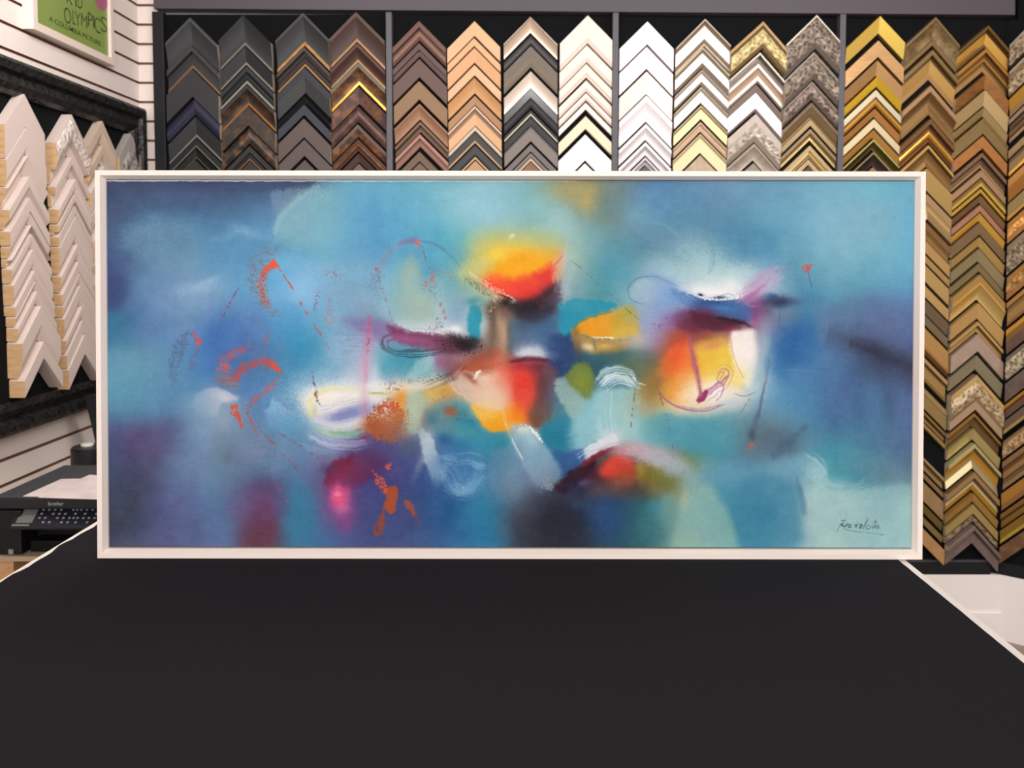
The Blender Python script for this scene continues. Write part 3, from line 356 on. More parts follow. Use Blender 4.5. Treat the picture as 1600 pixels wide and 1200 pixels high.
('l',[(484,664),(512,676),(548,680),(572,676)],(10,26,30,18),'c4d4c4',.35,{'bristle':1.7,'f':5,'seed':9}), ('l',[(480,676),(515,690),(550,694),(574,690)],(10,24,26,14),'c8cce0',.3,{'bristle':1.6,'f':6,'seed':5}),
('b',724,745,34,26,'4c88bc',.45), ('l',[(700,722),(716,742),(722,770)],(14,24,14),'8cb8d6',.25,{'bristle':1.4,'f':6,'seed':7}), ('l',[(752,722),(744,744),(728,768)],(12,22,14),'90c0da',.3,{'bristle':1.4,'f':6,'seed':1}), ('b',722,764,22,10,'9cc4dc',.35,-10),
('l',[(826,664),(838,678),(850,692)],(5,7,3),'f4f6f0',.85,{'t':.7,'f':3}), ('b',818,670,14,8,'e0e4dc',.7,20,{'t':.7}), ('b',830,690,12,14,'b8d4dc',.5),
('b',1000,706,44,11,'cca0a4',.7,12), ('b',1000,702,36,8,'dcb8bc',.5,14,{'t':.3}), ('b',1040,726,40,14,'b0b4bc',.55,28), ('b',1045,728,30,10,'c4c0c4',.5,28,{'t':.25}), ('b',1078,748,24,14,'8cb4bc',.6,30),
('l',[(902,716),(926,702),(950,692),(968,688)],(8,14,16,10),'f2ecf0',.7,{'bristle':1.5,'f':4}), ('l',[(958,688),(940,676),(936,650)],(12,10,6),'c8dce0',.4,{'f':6}),
('p',[(1004,650),(1034,640),(1062,650),(1090,655),(1120,651),(1146,641),(1172,622),(1192,640),(1184,704),(1080,708),(1006,690)],'529eb0',.72,7,{'fade':(1095,672,84,36)}),
('l',[(1026,602),(1036,619),(1054,633),(1080,641),(1106,641),(1132,631)],(2.4,2.8,3,3,2),'a8607c',.7,{'f':1.4}),
('l',[(1076,522),(1082,550),(1090,590),(1097,622)],(5,9,9,5),'b06078',.5,{'f':4}), ('l',[(1100,628),(1118,612),(1134,600),(1142,582),(1132,572),(1118,580)],(5,12,14,12,8,4),'b06a94',.6,{'bristle':1.8,'f':3,'seed':11}),
('l',[(1060,500),(1090,506),(1130,510),(1160,512)],(6,10,10,5),'6c2c3c',.5,{'f':5}), ('b',1050,500,26,14,'845080',.5,-30,{'t':.5}),
('p',[(1018,431),(1040,436),(1064,450),(1092,468),(1064,490),(1030,482),(1034,462),(1034,446)],'86a6d4',.55,10), ('l',[(1052,444),(1034,434),(1012,431),(994,436),(983,448),(982,462),(992,471)],(5,8,9,9,8,6,3),'5c86b4',.45,{'bristle':1.6,'f':3,'seed':3}),
('b',900,298,46,22,'a49662',.5), ('b',918,318,16,14,'b4a060',.5),
('b',1278,738,20,16,'a4ccd0',.6), ('b',1284,800,22,44,'b4d0cc',.5), ('l',[(1262,706),(1284,722),(1294,744)],(8,12,5),'a8d0d4',.6,{'bristle':1.5,'f':3}),
('l',[(712,588),(724,580),(744,586)],(6,9,6),'ecd0bc',.7,{'bristle':1.5,'f':3}), ('l',[(716,600),(730,614),(748,628)],(8,12,8),'e0c0a8',.5,{'bristle':1.6,'f':3}),
('b',640,606,50,6,'f0e8e0',.5,-8), ('l',[(588,600),(640,596),(690,584)],(4,8,5),'5c5048',.25,{'t':.3}),
('b',300,600,40,30,'5c92b8',.4), ('b',690,740,8,20,'a8c8dc',.4,20), ('b',660,720,6,26,'c0d0d4',.35,15),
('b',1230,545,18,36,'1f5c9c',.5,15), ('l',[(1196,585),(1200,560),(1212,530)],(3,8,12),'3474ac',.5,{'f':6}),
('b',770,452,24,8,'e8c8a0',.5,35,{'t':.5}), ('b',740,440,20,12,'98a080',.4,30,{'t':.45}), ('b',878,450,8,30,'b0b8bc',.5,10,{'t':.55}), ('b',850,470,20,10,'5c3c44',.5,-20,{'t':.6}),
('b',610,655,30,22,'b86434',.5,20,{'t':.55}), ('b',570,640,6,26,'cc8c94',.4),
# third pass: glazes and accents round the centre
('p',[(620,424),(630,408),(648,410),(654,440),(660,456),(680,462),(682,488),(662,506),(632,500),(622,470)],'9cb8ae',.6,16), ('b',664,482,16,18,'b0bcaa',.5),
('l',[(640,592),(658,574),(676,556)],(14,24,12),'a8cccc',.6,{'f':9}),
('l',[(700,545),(660,553),(622,552),(600,542),(598,532)],(6,12,12,9,4),'3c3244',.6,{'bristle':1.3,'f':4,'seed':12}), ('b',655,535,34,7,'a0587e',.5,6), ('b',705,540,14,8,'8c3c58',.5,10),
('b',724,532,16,8,'1c161a',.9,10), ('b',722,535,28,11,'302228',.5,10), ('b',722,535,28,12,'302228',.6,10,{'t':.2}), ('l',[(716,520),(722,532)],(2,4),'241c20',.6), ('l',[(736,548),(722,536)],(2,5),'241c20',.6),
('l',[(664,606),(694,594),(712,582),(724,568)],(4,10,14,12),'5a4038',.55,{'f':6,'bristle':1.5}), ('b',700,566,14,14,'8c4c60',.4),
('b',782,478,24,9,'3a2e2c',.6,-8), ('b',778,505,7,26,'c8a078',.5), ('b',800,525,6,32,'58686c',.55), ('b',788,545,8,20,'b09080',.4), ('b',765,525,5,30,'6c5848',.5), ('b',850,498,30,14,'3c5070',.5), ('b',842,535,26,10,'5c80a8',.4), ('b',842,552,22,7,'dcdce0',.7), ('b',820,512,16,10,'40506c',.5),
('l',[(716,428),(744,420),(772,408)],(12,24,20),'ccc888',.5,{'f':16}), ('b',790,402,30,10,'fcd44c',.5,-10), ('b',835,404,24,8,'fbb430',.5), ('b',800,438,34,7,'ff7a28',.5,2), ('b',780,450,18,6,'ff4c38',.6,25),
('l',[(702,586),(712,600),(732,616),(752,630)],(8,18,18,8),'e4cab8',.6,{'bristle':1.4,'f':5,'seed':14}), ('p',[(738,592),(742,584),(749,578),(751,582),(746,590)],'fff6ea',.9,1.5), ('b',728,580,14,5,'8c4030',.6,30), ('b',770,600,26,20,'f0c4a8',.4), ('b',790,590,12,22,'f08870',.5),
('l',[(796,564),(826,560),(858,563)],(5,8,6),'642034',.8,{'f':4}), ('b',846,590,12,18,'702c3c',.5), ('b',815,600,16,20,'f23c30',.5), ('b',806,640,12,14,'ff8420',.6), ('b',752,640,12,10,'f6c058',.6), ('l',[(740,632),(750,652),(768,668)],(3,4,3),'f8c048',.5),
('b',612,632,16,10,'d84c28',.8,-15,{'t':.3}), ('b',628,622,6,14,'f09838',.6), ('b',590,668,20,14,'ac5634',.5), ('b',700,655,24,18,'5a8490',.4), ('b',700,644,9,6,'a85c3c',.6,10), ('b',668,628,8,14,'b8c8a8',.4),
('b',1060,458,18,14,'5e90ca',.5,25), ('b',1110,425,56,16,'b4d0d0',.45), ('b',1090,405,30,20,'9cc0c4',.4), ('b',1125,480,34,8,'2a5896',.7,4), ('b',1130,484,20,4,'4a8cca',.6), ('l',[(1078,456),(1102,465),(1138,467),(1164,458)],(3,5,5,3),'f8f8f8',.8,{'t':.55,'f':2}), ('l',[(1066,452),(1090,466),(1120,472),(1160,466)],(2,3,3,2),'24488c',.7,{'t':.6}),
('p',[(1056,492),(1082,482),(1118,492),(1150,497),(1176,510),(1150,514),(1112,514),(1082,522),(1054,512)],'5a2438',.65,8), ('b',1050,500,22,16,'9a6494',.5,-30), ('b',1076,515,16,8,'7c3044',.6), ('l',[(1120,497),(1150,500),(1174,510)],(6,6,3),'281420',.8,{'f':3}),
('l',[(1158,470),(1184,450),(1214,424)],(10,34,18),'c4a0c0',.4,{'f':12}), ('l',[(1160,468),(1178,456),(1194,442)],(5,9,5),'b05c8c',.6,{'f':4,'bristle':1.5}), ('b',1218,470,18,8,'2c3450',.6), ('b',1186,480,9,18,'8c4878',.5), ('b',1200,440,20,8,'b8bccc',.4,-45),
('b',1196,540,10,36,'a0b8c4',.45), ('b',1188,590,12,14,'a8c0c6',.4), ('b',1176,545,8,30,'fdeee6',.5),
('b',1022,600,12,30,'94703c',.5), ('b',1000,575,20,16,'6c7458',.5), ('b',1012,640,20,10,'b0a07c',.4), ('b',1044,575,10,22,'e8642c',.5), ('b',1062,540,14,10,'d0442c',.5),
('b',985,515,14,10,'e4b43c',.5), ('b',1000,528,14,12,'ccb8a0',.4), ('b',980,550,30,8,'3c5c58',.5),
('l',[(938.0,586.0),(955.0,575.0),(975.0,574.0),(992.0,582.0)],(1.6,2.6,2.6,2.2),'e2f0ee',.5,{'f':1.4}),
('l',[(939.5,590.2),(956.0,579.2),(975.0,578.2),(993.8,586.2)],(1.6,2.6,2.6,2.2),'e2f0ee',.5,{'f':1.4}),
('l',[(941.0,594.4),(957.0,583.4),(975.0,582.4),(995.6,590.4)],(1.6,2.6,2.6,2.2),'e2f0ee',.5,{'f':1.4}),
('l',[(942.5,598.6),(958.0,587.6),(975.0,586.6),(997.4,594.6)],(1.6,2.6,2.6,2.2),'e2f0ee',.5,{'f':1.4}),
('l',[(944.0,602.8),(959.0,591.8),(975.0,590.8),(999.2,598.8)],(1.6,2.6,2.6,2.2),'e2f0ee',.5,{'f':1.4}),
('l',[(945.5,607.0),(960.0,596.0),(975.0,595.0),(1001.0,603.0)],(1.6,2.6,2.6,2.2),'e2f0ee',.5,{'f':1.4}),
('l',[(947.0,611.2),(961.0,600.2),(975.0,599.2),(1002.8,607.2)],(1.6,2.6,2.6,2.2),'e2f0ee',.5,{'f':1.4}),
]
# ---- the oil painting: colour laid on the canvas mesh, stroke by stroke (numbers are millimetre-like canvas units, x 163..1428, y 282..856)
PX0, PX1, PY0, PY1, PST = 163.0, 1428.0, 282.0, 856.0, 1.0
def paint_canvas():
    rng = np.random.RandomState(11)
    W = int((PX1-PX0)/PST)+1; H = int((PY1-PY0)/PST)+1
    X, Y = np.meshgrid(np.linspace(PX0, PX1, W), np.linspace(PY0, PY1, H))
    def noise(cell, seed, cy=None):
        r = np.random.RandomState(seed); cy = cy or cell
        gx = (X-PX0)/cell; gy = (Y-PY0)/cy
        g = r.rand(int(gy.max())+3, int(gx.max())+3)
        ix = gx.astype(int); iy = gy.astype(int); fx = gx-ix; fy = gy-iy
        fx = fx*fx*(3-2*fx); fy = fy*fy*(3-2*fy)
        return (g[iy,ix]*(1-fx)+g[iy,ix+1]*fx)*(1-fy)+(g[iy+1,ix]*(1-fx)+g[iy+1,ix+1]*fx)*fy
    n60 = noise(60,1); m60 = noise(60,2); n20 = noise(20,3); m20 = noise(20,4); n8 = noise(8,5); m8 = noise(8,6)
    n3 = noise(3.2,7); n2 = noise(1.9,8); nh = noise(14,9,1.7); nv = noise(1.7,10,14)
    WX = X+(n60-.5)*26+(n20-.5)*10; WY = Y+(m60-.5)*26+(m20-.5)*10
    SX = X+(n8-.5)*5+(n3-.5)*2.2; SY = Y+(m8-.5)*5+(n2-.5)*2.2
    n1 = noise(1.25,21); spk = .42*n1+.3*n2+.28*n3                                   # dry brush grain
    # base wash
    cols = [[int(s[i:i+6],16) for i in range(0,len(s),6)] for s in BASE]
    G = np.array([[((c>>16)&255,(c>>8)&255,c&255) for c in r] for r in cols], float)
    nr, nc = G.shape[:2]
    gx = np.clip((WX-163)/60.2,0,nc-1.001); gy = np.clip((WY-284)/57.3,0,nr-1.001)
    def cub(A, t, axis):
        i = t.astype(int); f = t-i; n = A.shape[axis]
        out = 0
        ws = (-.5*f+f*f-.5*f**3, 1-2.5*f*f+1.5*f**3, .5*f+2*f*f-1.5*f**3, -.5*f*f+.5*f**3)
        return [(np.clip(i+k-1,0,n-1), ws[k]) for k in range(4)]
    C = np.zeros((H,W,3))
    for (iy,wy) in cub(G,gy,0):
        for (ix,wx) in cub(G,gx,1):
            C += G[iy,ix]*(wy*wx)[...,None]
    C = np.clip(C,25,252)
    def hexc(c): return np.array([int(c[i:i+2],16) for i in (0,2,4)], float)
    def box(x0,x1,y0,y1):
        a = max(0,int((x0-PX0)/PST)); b = min(W,int((x1-PX0)/PST)+2); c = max(0,int((y0-PY0)/PST)); d = min(H,int((y1-PY0)/PST)+2)
        return slice(c,max(c,d)), slice(a,max(a,b))
    sp = np.clip((spk-.5)*2.5+.5, 0, 1)
    def lay(s, m, col, t=0, a=1):
        if isinstance(t,(int,float)) and t > 0:
            m = np.clip((m*(.42+.62*t)/max(a,.3)-.1-sp[s])*6+.35, 0, 1)*min(1,a*1.1)
        else:
            m = m+(spk[s]-.5)*1.6*m*(1-m)
        C[s] += (hexc(col)-C[s])*np.clip(m,0,1)[...,None]
    def grain(s, t):
        if t == 0: return 1.0
        if t > 0: return 1.0
        if t > -1.5: return np.clip(.35+1.5*(nh[s]-.2)*(.6+spk[s]*.8), 0, 1)        # horizontal bristles
        return np.clip(.35+1.5*(nv[s]-.2)*(.6+spk[s]*.8), 0, 1)                      # vertical bristles
    def blob(cx,cy,rx,ry,col,a=.8,ang=0,p=1.0,t=0,w=1):
        R = max(rx,ry)*2.6+8; s = box(cx-R,cx+R,cy-R,cy+R)
        xs, ys = (WX[s],WY[s]) if w else (SX[s],SY[s])
        if w: xs = X[s]+(WX[s]-X[s])*.45; ys = Y[s]+(WY[s]-Y[s])*.45
        c, n = math.cos(math.radians(ang)), math.sin(math.radians(ang))
        dx = xs-cx; dy = ys-cy
        r2 = ((dx*c+dy*n)/rx)**2+((-dx*n+dy*c)/ry)**2
        lay(s, a*np.exp(-r2**p)*grain(s,t), col, t, a)
    def smooth(P, closed, n=6):
        P = [np.array(p,float) for p in P]; out = []
        m = len(P); rg = range(m if closed else m-1)
        for i in rg:
            p0 = P[(i-1)%m] if closed or i>0 else P[i]; p1 = P[i]; p2 = P[(i+1)%m]; p3 = P[(i+2)%m] if closed or i+2<m else p2
            for k in range(n):
                t = k/n
                out.append(.5*((2*p1)+(p2-p0)*t+(2*p0-5*p1+4*p2-p3)*t*t+(3*p1-p0-3*p2+p3)*t**3))
        if not closed: out.append(P[-1])
        return np.array(out)
    def poly(P, col, a=.9, f=3, t=0, fade=None, sm=True):
        Q = smooth([p[:2] for p in P], True, 5) if sm else np.array(P,float)
        s = box(Q[:,0].min()-f*2-6,Q[:,0].max()+f*2+6,Q[:,1].min()-f*2-6,Q[:,1].max()+f*2+6)
        x = SX[s]; y = SY[s]
        if f > 7: x = X[s]+(WX[s]-X[s])*.4; y = Y[s]+(WY[s]-Y[s])*.4
        d = np.full(x.shape,1e9); ins = np.zeros(x.shape,bool)
        for i in range(len(Q)):
            ax,ay = Q[i]; bx,by = Q[(i+1)%len(Q)]; ex,ey = bx-ax,by-ay; L = ex*ex+ey*ey+1e-9
            u = np.clip(((x-ax)*ex+(y-ay)*ey)/L,0,1)
            d = np.minimum(d,(x-ax-u*ex)**2+(y-ay-u*ey)**2)
            if ay != by:
                ins ^= ((ay>y)!=(by>y))&(x<(bx-ax)*(y-ay)/(by-ay)+ax)
        sd = np.where(ins,1,-1)*np.sqrt(d)
        m = np.clip(sd/f*.5+.5,0,1); m = m*m*(3-2*m)*a
        if fade:
            cx,cy,rx,ry = fade; m = m*np.exp(-(((X[s]-cx)/rx)**2+((Y[s]-cy)/ry)**2)**1.2)
        lay(s, m*grain(s,t), col, t, a)
    def line(P, w, col, a=.9, t=0, f=1.2, dash=0, bristle=0, seed=0):
        P = [tuple(p) for p in P]; Q = smooth([p[:2] for p in P], False, 7) if len(P) > 2 else np.array([p[:2] for p in P],float)
        ws = w if isinstance(w,(list,tuple)) else (w,w); ws = [q*.72 if max(ws) < 6.5 else q for q in ws]; mw = max(ws)
        s = box(Q[:,0].min()-mw-4,Q[:,0].max()+mw+4,Q[:,1].min()-mw-4,Q[:,1].max()+mw+4)
        x = X[s]+(SX[s]-X[s])*.5; y = Y[s]+(SY[s]-Y[s])*.5
        if mw < 4: x = X[s]+(SX[s]-X[s])*.25; y = Y[s]+(SY[s]-Y[s])*.25
        d = np.full(x.shape,1e9); T = np.zeros(x.shape); O = np.zeros(x.shape); L0 = 0
        tot = sum(math.dist(Q[i],Q[i+1]) for i in range(len(Q)-1))
        for i in range(len(Q)-1):
            ax,ay = Q[i]; bx,by = Q[i+1]; ex,ey = bx-ax,by-ay; l = math.hypot(ex,ey)+1e-9
            u = np.clip(((x-ax)*ex+(y-ay)*ey)/l/l,0,1)
            dd = (x-ax-u*ex)**2+(y-ay-u*ey)**2; k = dd<d
            d = np.where(k,dd,d); T = np.where(k,L0+u*l,T); O = np.where(k,((x-ax)*ey-(y-ay)*ex)/l,O); L0 += l
        d = np.sqrt(d); tt = T/tot*(len(ws)-1); i = np.clip(tt.astype(int),0,len(ws)-2); wa = np.array(ws,float)
        wl = (wa[i]*(1-(tt-i))+wa[i+1]*(tt-i))/2
        m = np.clip((wl-d)/f+.5,0,1)*a*np.clip(T/4+.3,0,1)*np.clip((tot-T)/4+.3,0,1)
        r = np.random.RandomState(seed+5)
        if dash:
            g = r.rand(int(tot/dash)+3); j = T/dash; ji = j.astype(int); m = m*np.clip((g[ji]*(1-(j-ji))+g[ji+1]*(j-ji)-.42)*6,.06,1)
        if bristle:
            g = r.rand(int(2*mw/bristle)+6); j = (O+mw)/bristle; ji = np.clip(j.astype(int),0,len(g)-2); jf = np.clip(j-ji,0,1)
            m = m*np.clip((g[ji]*(1-jf)+g[ji+1]*jf-.3)*2.2,0,1)
        lay(s, m*grain(s,t), col, t, a)
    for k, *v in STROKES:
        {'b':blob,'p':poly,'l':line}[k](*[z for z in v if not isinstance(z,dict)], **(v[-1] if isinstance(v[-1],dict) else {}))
    # canvas weave and drybrush mottling of the paint itself
    bl = np.clip((C[...,2:3]-C[...,0:1])/90, 0, 1); C += (C.mean(-1,keepdims=True)-C)*(.03+.11*bl)
    C += ((n20-.5)*6+(n8-.5)*5+(nh-.5)*3+(nv-.5)*2.5+(n2-.5)*5)[...,None]
    return X, Y, np.clip(C,18,255)
# ------------------------------------------------------------------ the room
WY = 3.54; WX_ = -1.532; SY_ = 3.5; CEIL = 2.72
M_slat = mat('eee1da', .5, 0, 'plain', spec=.3); M_groove = mat('8a6048', .8)
M_wall = mat('fbf4f0', .6); M_floor = mat('9a8b80', .5, 0, 'mottle', '8a7b70', scale=8, bump=.05)
def st(o): o['kind'] = 'structure'; return o
st(bbox('floor', -1.7, 3.2, -1.6, 3.7, -.05, 0, M_floor))
st(bbox('ceiling', -1.7, 3.2, -1.6, 3.7, CEIL, CEIL+.05, mat('e8e4e0', .8)))
st(bbox('wall_right', 2.75, 2.85, -.4, 3.7, 0, CEIL, M_wall))
zg0 = atY(232, 8.3, SY_).z; STEP = .0748
def slat_wall(name, a0, a1, f, z1=CEIL, g=.0095):
    """slatwall: boards with real slots between them; f(a, out, z) gives the point"""
    bm = bmesh.new(); prof = []; z = 0.0
    zs = sorted([zg0-STEP*i for i in range(-3, 40) if .02 < zg0-STEP*i < z1-.02])
    for zg in zs: prof += [(z, zg-g/2), (zg+g/2,)]; z = zg+g/2
    def quad(pts, mi):
        fc = bm.faces.new([bm.verts.new(p) for p in pts]); fc.material_index = mi
    lo = 0.0
    for zg in zs+[None]:
        hi = z1 if zg is None else zg-g/2
        quad([f(a0, 0, lo), f(a1, 0, lo), f(a1, 0, hi), f(a0, 0, hi)], 0)
        if zg is None: break
        t = zg+g/2; d = -.009
        quad([f(a0, 0, hi), f(a1, 0, hi), f(a1, d, hi), f(a0, d, hi)], 1)
        quad([f(a0, d, hi), f(a1, d, hi), f(a1, d, t), f(a0, d, t)], 1)
        quad([f(a0, d, t), f(a1, d, t), f(a1, 0, t), f(a0, 0, t)], 1)
        lo = t
    # back of the boards
    quad([f(a0, -.02, 0), f(a1, -.02, 0), f(a1, -.02, z1), f(a0, -.02, z1)], 0)
    quad([f(a0, 0, z1), f(a1, 0, z1), f(a1, -.02, z1), f(a0, -.02, z1)], 0)
    bmesh.ops.recalc_face_normals(bm, faces=bm.faces)
    return st(link(name, bm, [M_slat, M_groove]))
slat_wall('wall_left', .2, SY_+.015, lambda a, o, z: (WX_+o, a, z))
xs1 = atY(241, 140, SY_).x
slat_wall('wall_back', WX_-.015, xs1+.02, lambda a, o, z: (a, SY_-o, z))
zlow = atY(1550, 898.5, SY_).z; zbase = atY(1550, 957.5, SY_).z
st(bbox('wall_back_right', xs1+.02, 3.0, WY, WY+.1, 0, CEIL, M_wall))
st(bbox('trim_1', xs1+.02, 2.75, SY_+.004, WY, 0, zlow, M_wall))
st(bbox('baseboard_back', xs1+.02, 2.75, SY_-.004, SY_+.004, 0, zbase, M_wall))

# ------------------------------------------------------------------ black display rack over the back wall
rack = empty('display_rack', ((xs1+1.9)/2, SY_, zlow), 'wall-wide black display rack with grey header and dividers holding corner samples', 'display rack')
M_felt = mat('101113', .9, spec=.15); M_post = mat('5c5a60', .5, spec=.3); M_dark = mat('191b1d', .5, spec=.3); M_head = mat('544e55', .5, spec=.3)
zh = atY(900, 19, SY_-.02).z; ztop = atY(900, -14, SY_-.02).z; zr = atY(1550, 881, SY_-.02).z
px_div = [(240, 257), (603.5, 612.5), (957, 966), (1311, 1320)]
edges = [atY(a, 140, SY_-.02).x for p in px_div for a in p]; xe = atY(1578, 140, SY_).x; xk = xe-.017
for i, (a, b) in enumerate(((edges[1], edges[2]), (edges[3], edges[4]), (edges[5], edges[6]), (edges[7], xk))):
    place(bbox('backing_panel', a, b, 3.52, WY-.001, zr, zh, M_felt), rack)
place(bbox('side_post', edges[0], edges[1], SY_-.022, WY-.001, zr, zh, M_dark, bev=.002), rack)
for i in (1, 2, 3):
    place(bbox('divider', edges[2*i], edges[2*i+1], SY_-.02, WY-.001, zr, zh, M_post, bev=.0015), rack)
def quadbox(name, pts, y0, y1, m):
    bm = bmesh.new(); a = [bm.verts.new((p[0], y0, p[1])) for p in pts]; b = [bm.verts.new((p[0], y1, p[1])) for p in pts]
    bm.faces.new(a); bm.faces.new(b[::-1]); n = len(pts)
    for i in range(n): bm.faces.new((a[i], b[i], b[(i+1) % n], a[(i+1) % n]))
    bmesh.ops.recalc_face_normals(bm, faces=bm.faces); return link(name, bm, m)
def pz(px, py, Y): p = atY(px, py, Y); return (p.x, p.z)
place(quadbox('header', [pz(240, 13, SY_-.03), pz(1586, 23, SY_-.03), pz(1586, -16, SY_-.03), pz(240, -16, SY_-.03)], SY_-.03, WY-.001, M_head), rack)
place(bbox('end_panel', xk+.001, xe+.07, WY-.005, WY-.001, zh-.021, CEIL-.01, M_felt), rack)
place(bbox('bottom_rail', edges[0], xk, SY_+.003, WY-.001, zlow, zr, M_dark, bev=.003), rack)
place(bbox('ledge', edges[0], xk, SY_+.001, SY_+.019, zr, zr+.006, mat('4a4a50', .4), bev=.001), rack)
# ------------------------------------------------------------------ corner samples (two mitred legs of moulding each)
RAW = mat('c4b49c', .8, 0, 'wood', 'ae9c80', scale=30)
RAWP = mat('d9b183', .8, 0, 'wood', 'c4945f', scale=30)
def fin(code):
    """'hex' satin paint, prefix g metal leaf, G bright leaf, m mottled leaf, o carved ornament, w gloss, s silver leaf, p plain matt"""
    c = code[0]; h = code[1:7]; h2 = code[8:14] if len(code) > 8 else None
    if c == 'p': return mat(h, .55, 0, 'plain', spec=.35)
    if c == 'w': return mat(h, .22, 0, 'plain')
    if c == 'g': return mat(h, .42, .5, 'brushed', h2 or h, scale=40, bump=.05, k=.82)
    if c == 'G': return mat(h, .28, .65, 'plain', k=.9)
    if c == 's': return mat(h, .36, .35, 'brushed', h2 or h, scale=30, bump=.05)
    if c == 'm': return mat(h, .45, .3, 'mottle', h2 or h, scale=34, bump=.1)
    if c == 'o': return mat(h, .42, .3, 'ornate', h2 or h, scale=62)
    return mat(h, .5)
def chevron(T, wl, wr, kl, kr, H, bands, raw, name='corner_sample', back=0.0):
    """local frame: apex at origin, x along the wall, z up, +out = -y; T = depth of the V measured at the apex"""
    tot = sum(b[0] for b in bands); prof = []; t = 0.0; h = H
    segs = []                                                        # (t0, t1, [(t, h)...], finish)
    for share, shape, code in bands:
        d = share/tot; t1 = t+d; w = d*T
        if shape == 'f': pts = [(t, h), (t1, h)]
        elif shape == 's': h2 = max(.006, h-min(.35*w, .4*H)); pts = [(t, h), (t1, h2)]; h = h2
        elif shape == 'S': h2 = max(.005, h-.55*H); pts = [(t, h), (t+d*.12, h2), (t1, h2)]; h = h2
        elif shape == 'u': h2 = min(H*1.25, h+.4*w); pts = [(t, h), (t1, h2)]; h = h2
        elif shape == 'l': pts = [(t, h), (t+d*.15, h+.003), (t+d*.85, h+.003), (t1, h)]
        elif shape == 'v': a = min(.3*w, .009); pts = [(t+d*i/6, h+a*math.sin(math.pi*i/6)) for i in range(7)]
        elif shape == 'c': a = min(.34*w, .6*h); h2 = h-a*.25; pts = [(t+d*i/6, h+(h2-h)*i/6-a*math.sin(math.pi*i/6)*.8) for i in range(7)]; h = h2
        elif shape == 'd': a = min(.7*w, .62*h); pts = [(t+d*i/6, h-a*(1-(1-i/6)**2)) for i in range(7)]; h = h-a
        segs.append((t, t1, pts, code)); t = t1
    codes = {}
    for s in segs: codes[s[3]] = codes.get(s[3], 0)+s[1]-s[0]
    main = max(codes, key=lambda c: codes[c]*(.4 if c[0] == 'o' else 1))
    def rows(bm, pts, close_h, mi, cap_mi):
        V = []
        full = list(pts)+[(pts[-1][0], close_h(pts[-1])), (pts[0][0], close_h(pts[0]))]
        for (tt, hh) in full:
            z = -tt*T
            V.append([bm.verts.new((-wl, -back-hh, z-wl*kl)), bm.verts.new((0, -back-hh, z)), bm.verts.new((wr, -back-hh, z-wr*kr))])
        n = len(full)
        for i in range(n):
            j = (i+1) % n
            for k in (0, 1):
                f = bm.faces.new((V[i][k], V[i][k+1], V[j][k+1], V[j][k])); f.material_index = mi
        f = bm.faces.new([V[i][0] for i in range(n)]); f.material_index = cap_mi
        f = bm.faces.new([V[i][2] for i in reversed(range(n))]); f.material_index = cap_mi
    bm = bmesh.new(); pts = []
    for s in segs:
        sink = 0 if s[3] == main else .0012
        for p in s[2]:
            q = (p[0], p[1]-sink)
            if not pts or abs(pts[-1][0]-q[0]) > 1e-6 or abs(pts[-1][1]-q[1]) > 1e-6: pts.append(q)
    rows(bm, pts, lambda p: 0.0, 0, 1)
    bmesh.ops.recalc_face_normals(bm, faces=bm.faces)
    body = link(name, bm, [fin(main), raw])
    for i, s in enumerate(segs):
        if s[3] == main: continue
        bm = bmesh.new(); lo = [(a, b-.0022) for a, b in s[2]]
        V = []; loop = list(s[2])+list(reversed(lo))
        for (tt, hh) in loop:
            z = -tt*T; V.append([bm.verts.new((-wl, -back-hh, z-wl*kl)), bm.verts.new((0, -back-hh, z)), bm.verts.new((wr, -back-hh, z-wr*kr))])
        n = len(loop)
        for a in range(n):
            c = (a+1) % n
            for k in (0, 1): bm.faces.new((V[a][k], V[a][k+1], V[c][k+1], V[c][k]))
        m2 = len(s[2])
        for k in (0, 2):
            for a in range(m2-1): bm.faces.new((V[a][k], V[a+1][k], V[n-2-a][k], V[n-1-a][k]))
        bmesh.ops.recalc_face_normals(bm, faces=bm.faces)
        nm = 'outer_edge' if i == 0 else ('lip' if i == len(segs)-1 else 'inlay')
        c = link(nm, bm, fin(s[3]), body)
    return body
def bands(spec):
    out = []
    for b in spec.split():
        share, shape, code = b.split(':'); out.append((float(share), shape, code))
    return out
ORD = ['topmost','2nd from top','3rd from top','4th from top','5th from top','6th from top','7th from top','8th from top','9th from top','10th from top','11th from top','12th from top','13th from top','14th from top','15th from top','16th from top','17th from top','18th from top','19th from top','20th from top','21st from top','22nd from top','23rd from top','24th from top','25th from top','26th from top','27th from top','28th from top','29th from top','30th from top','31st from top','32nd from top','33rd from top','34th from top']
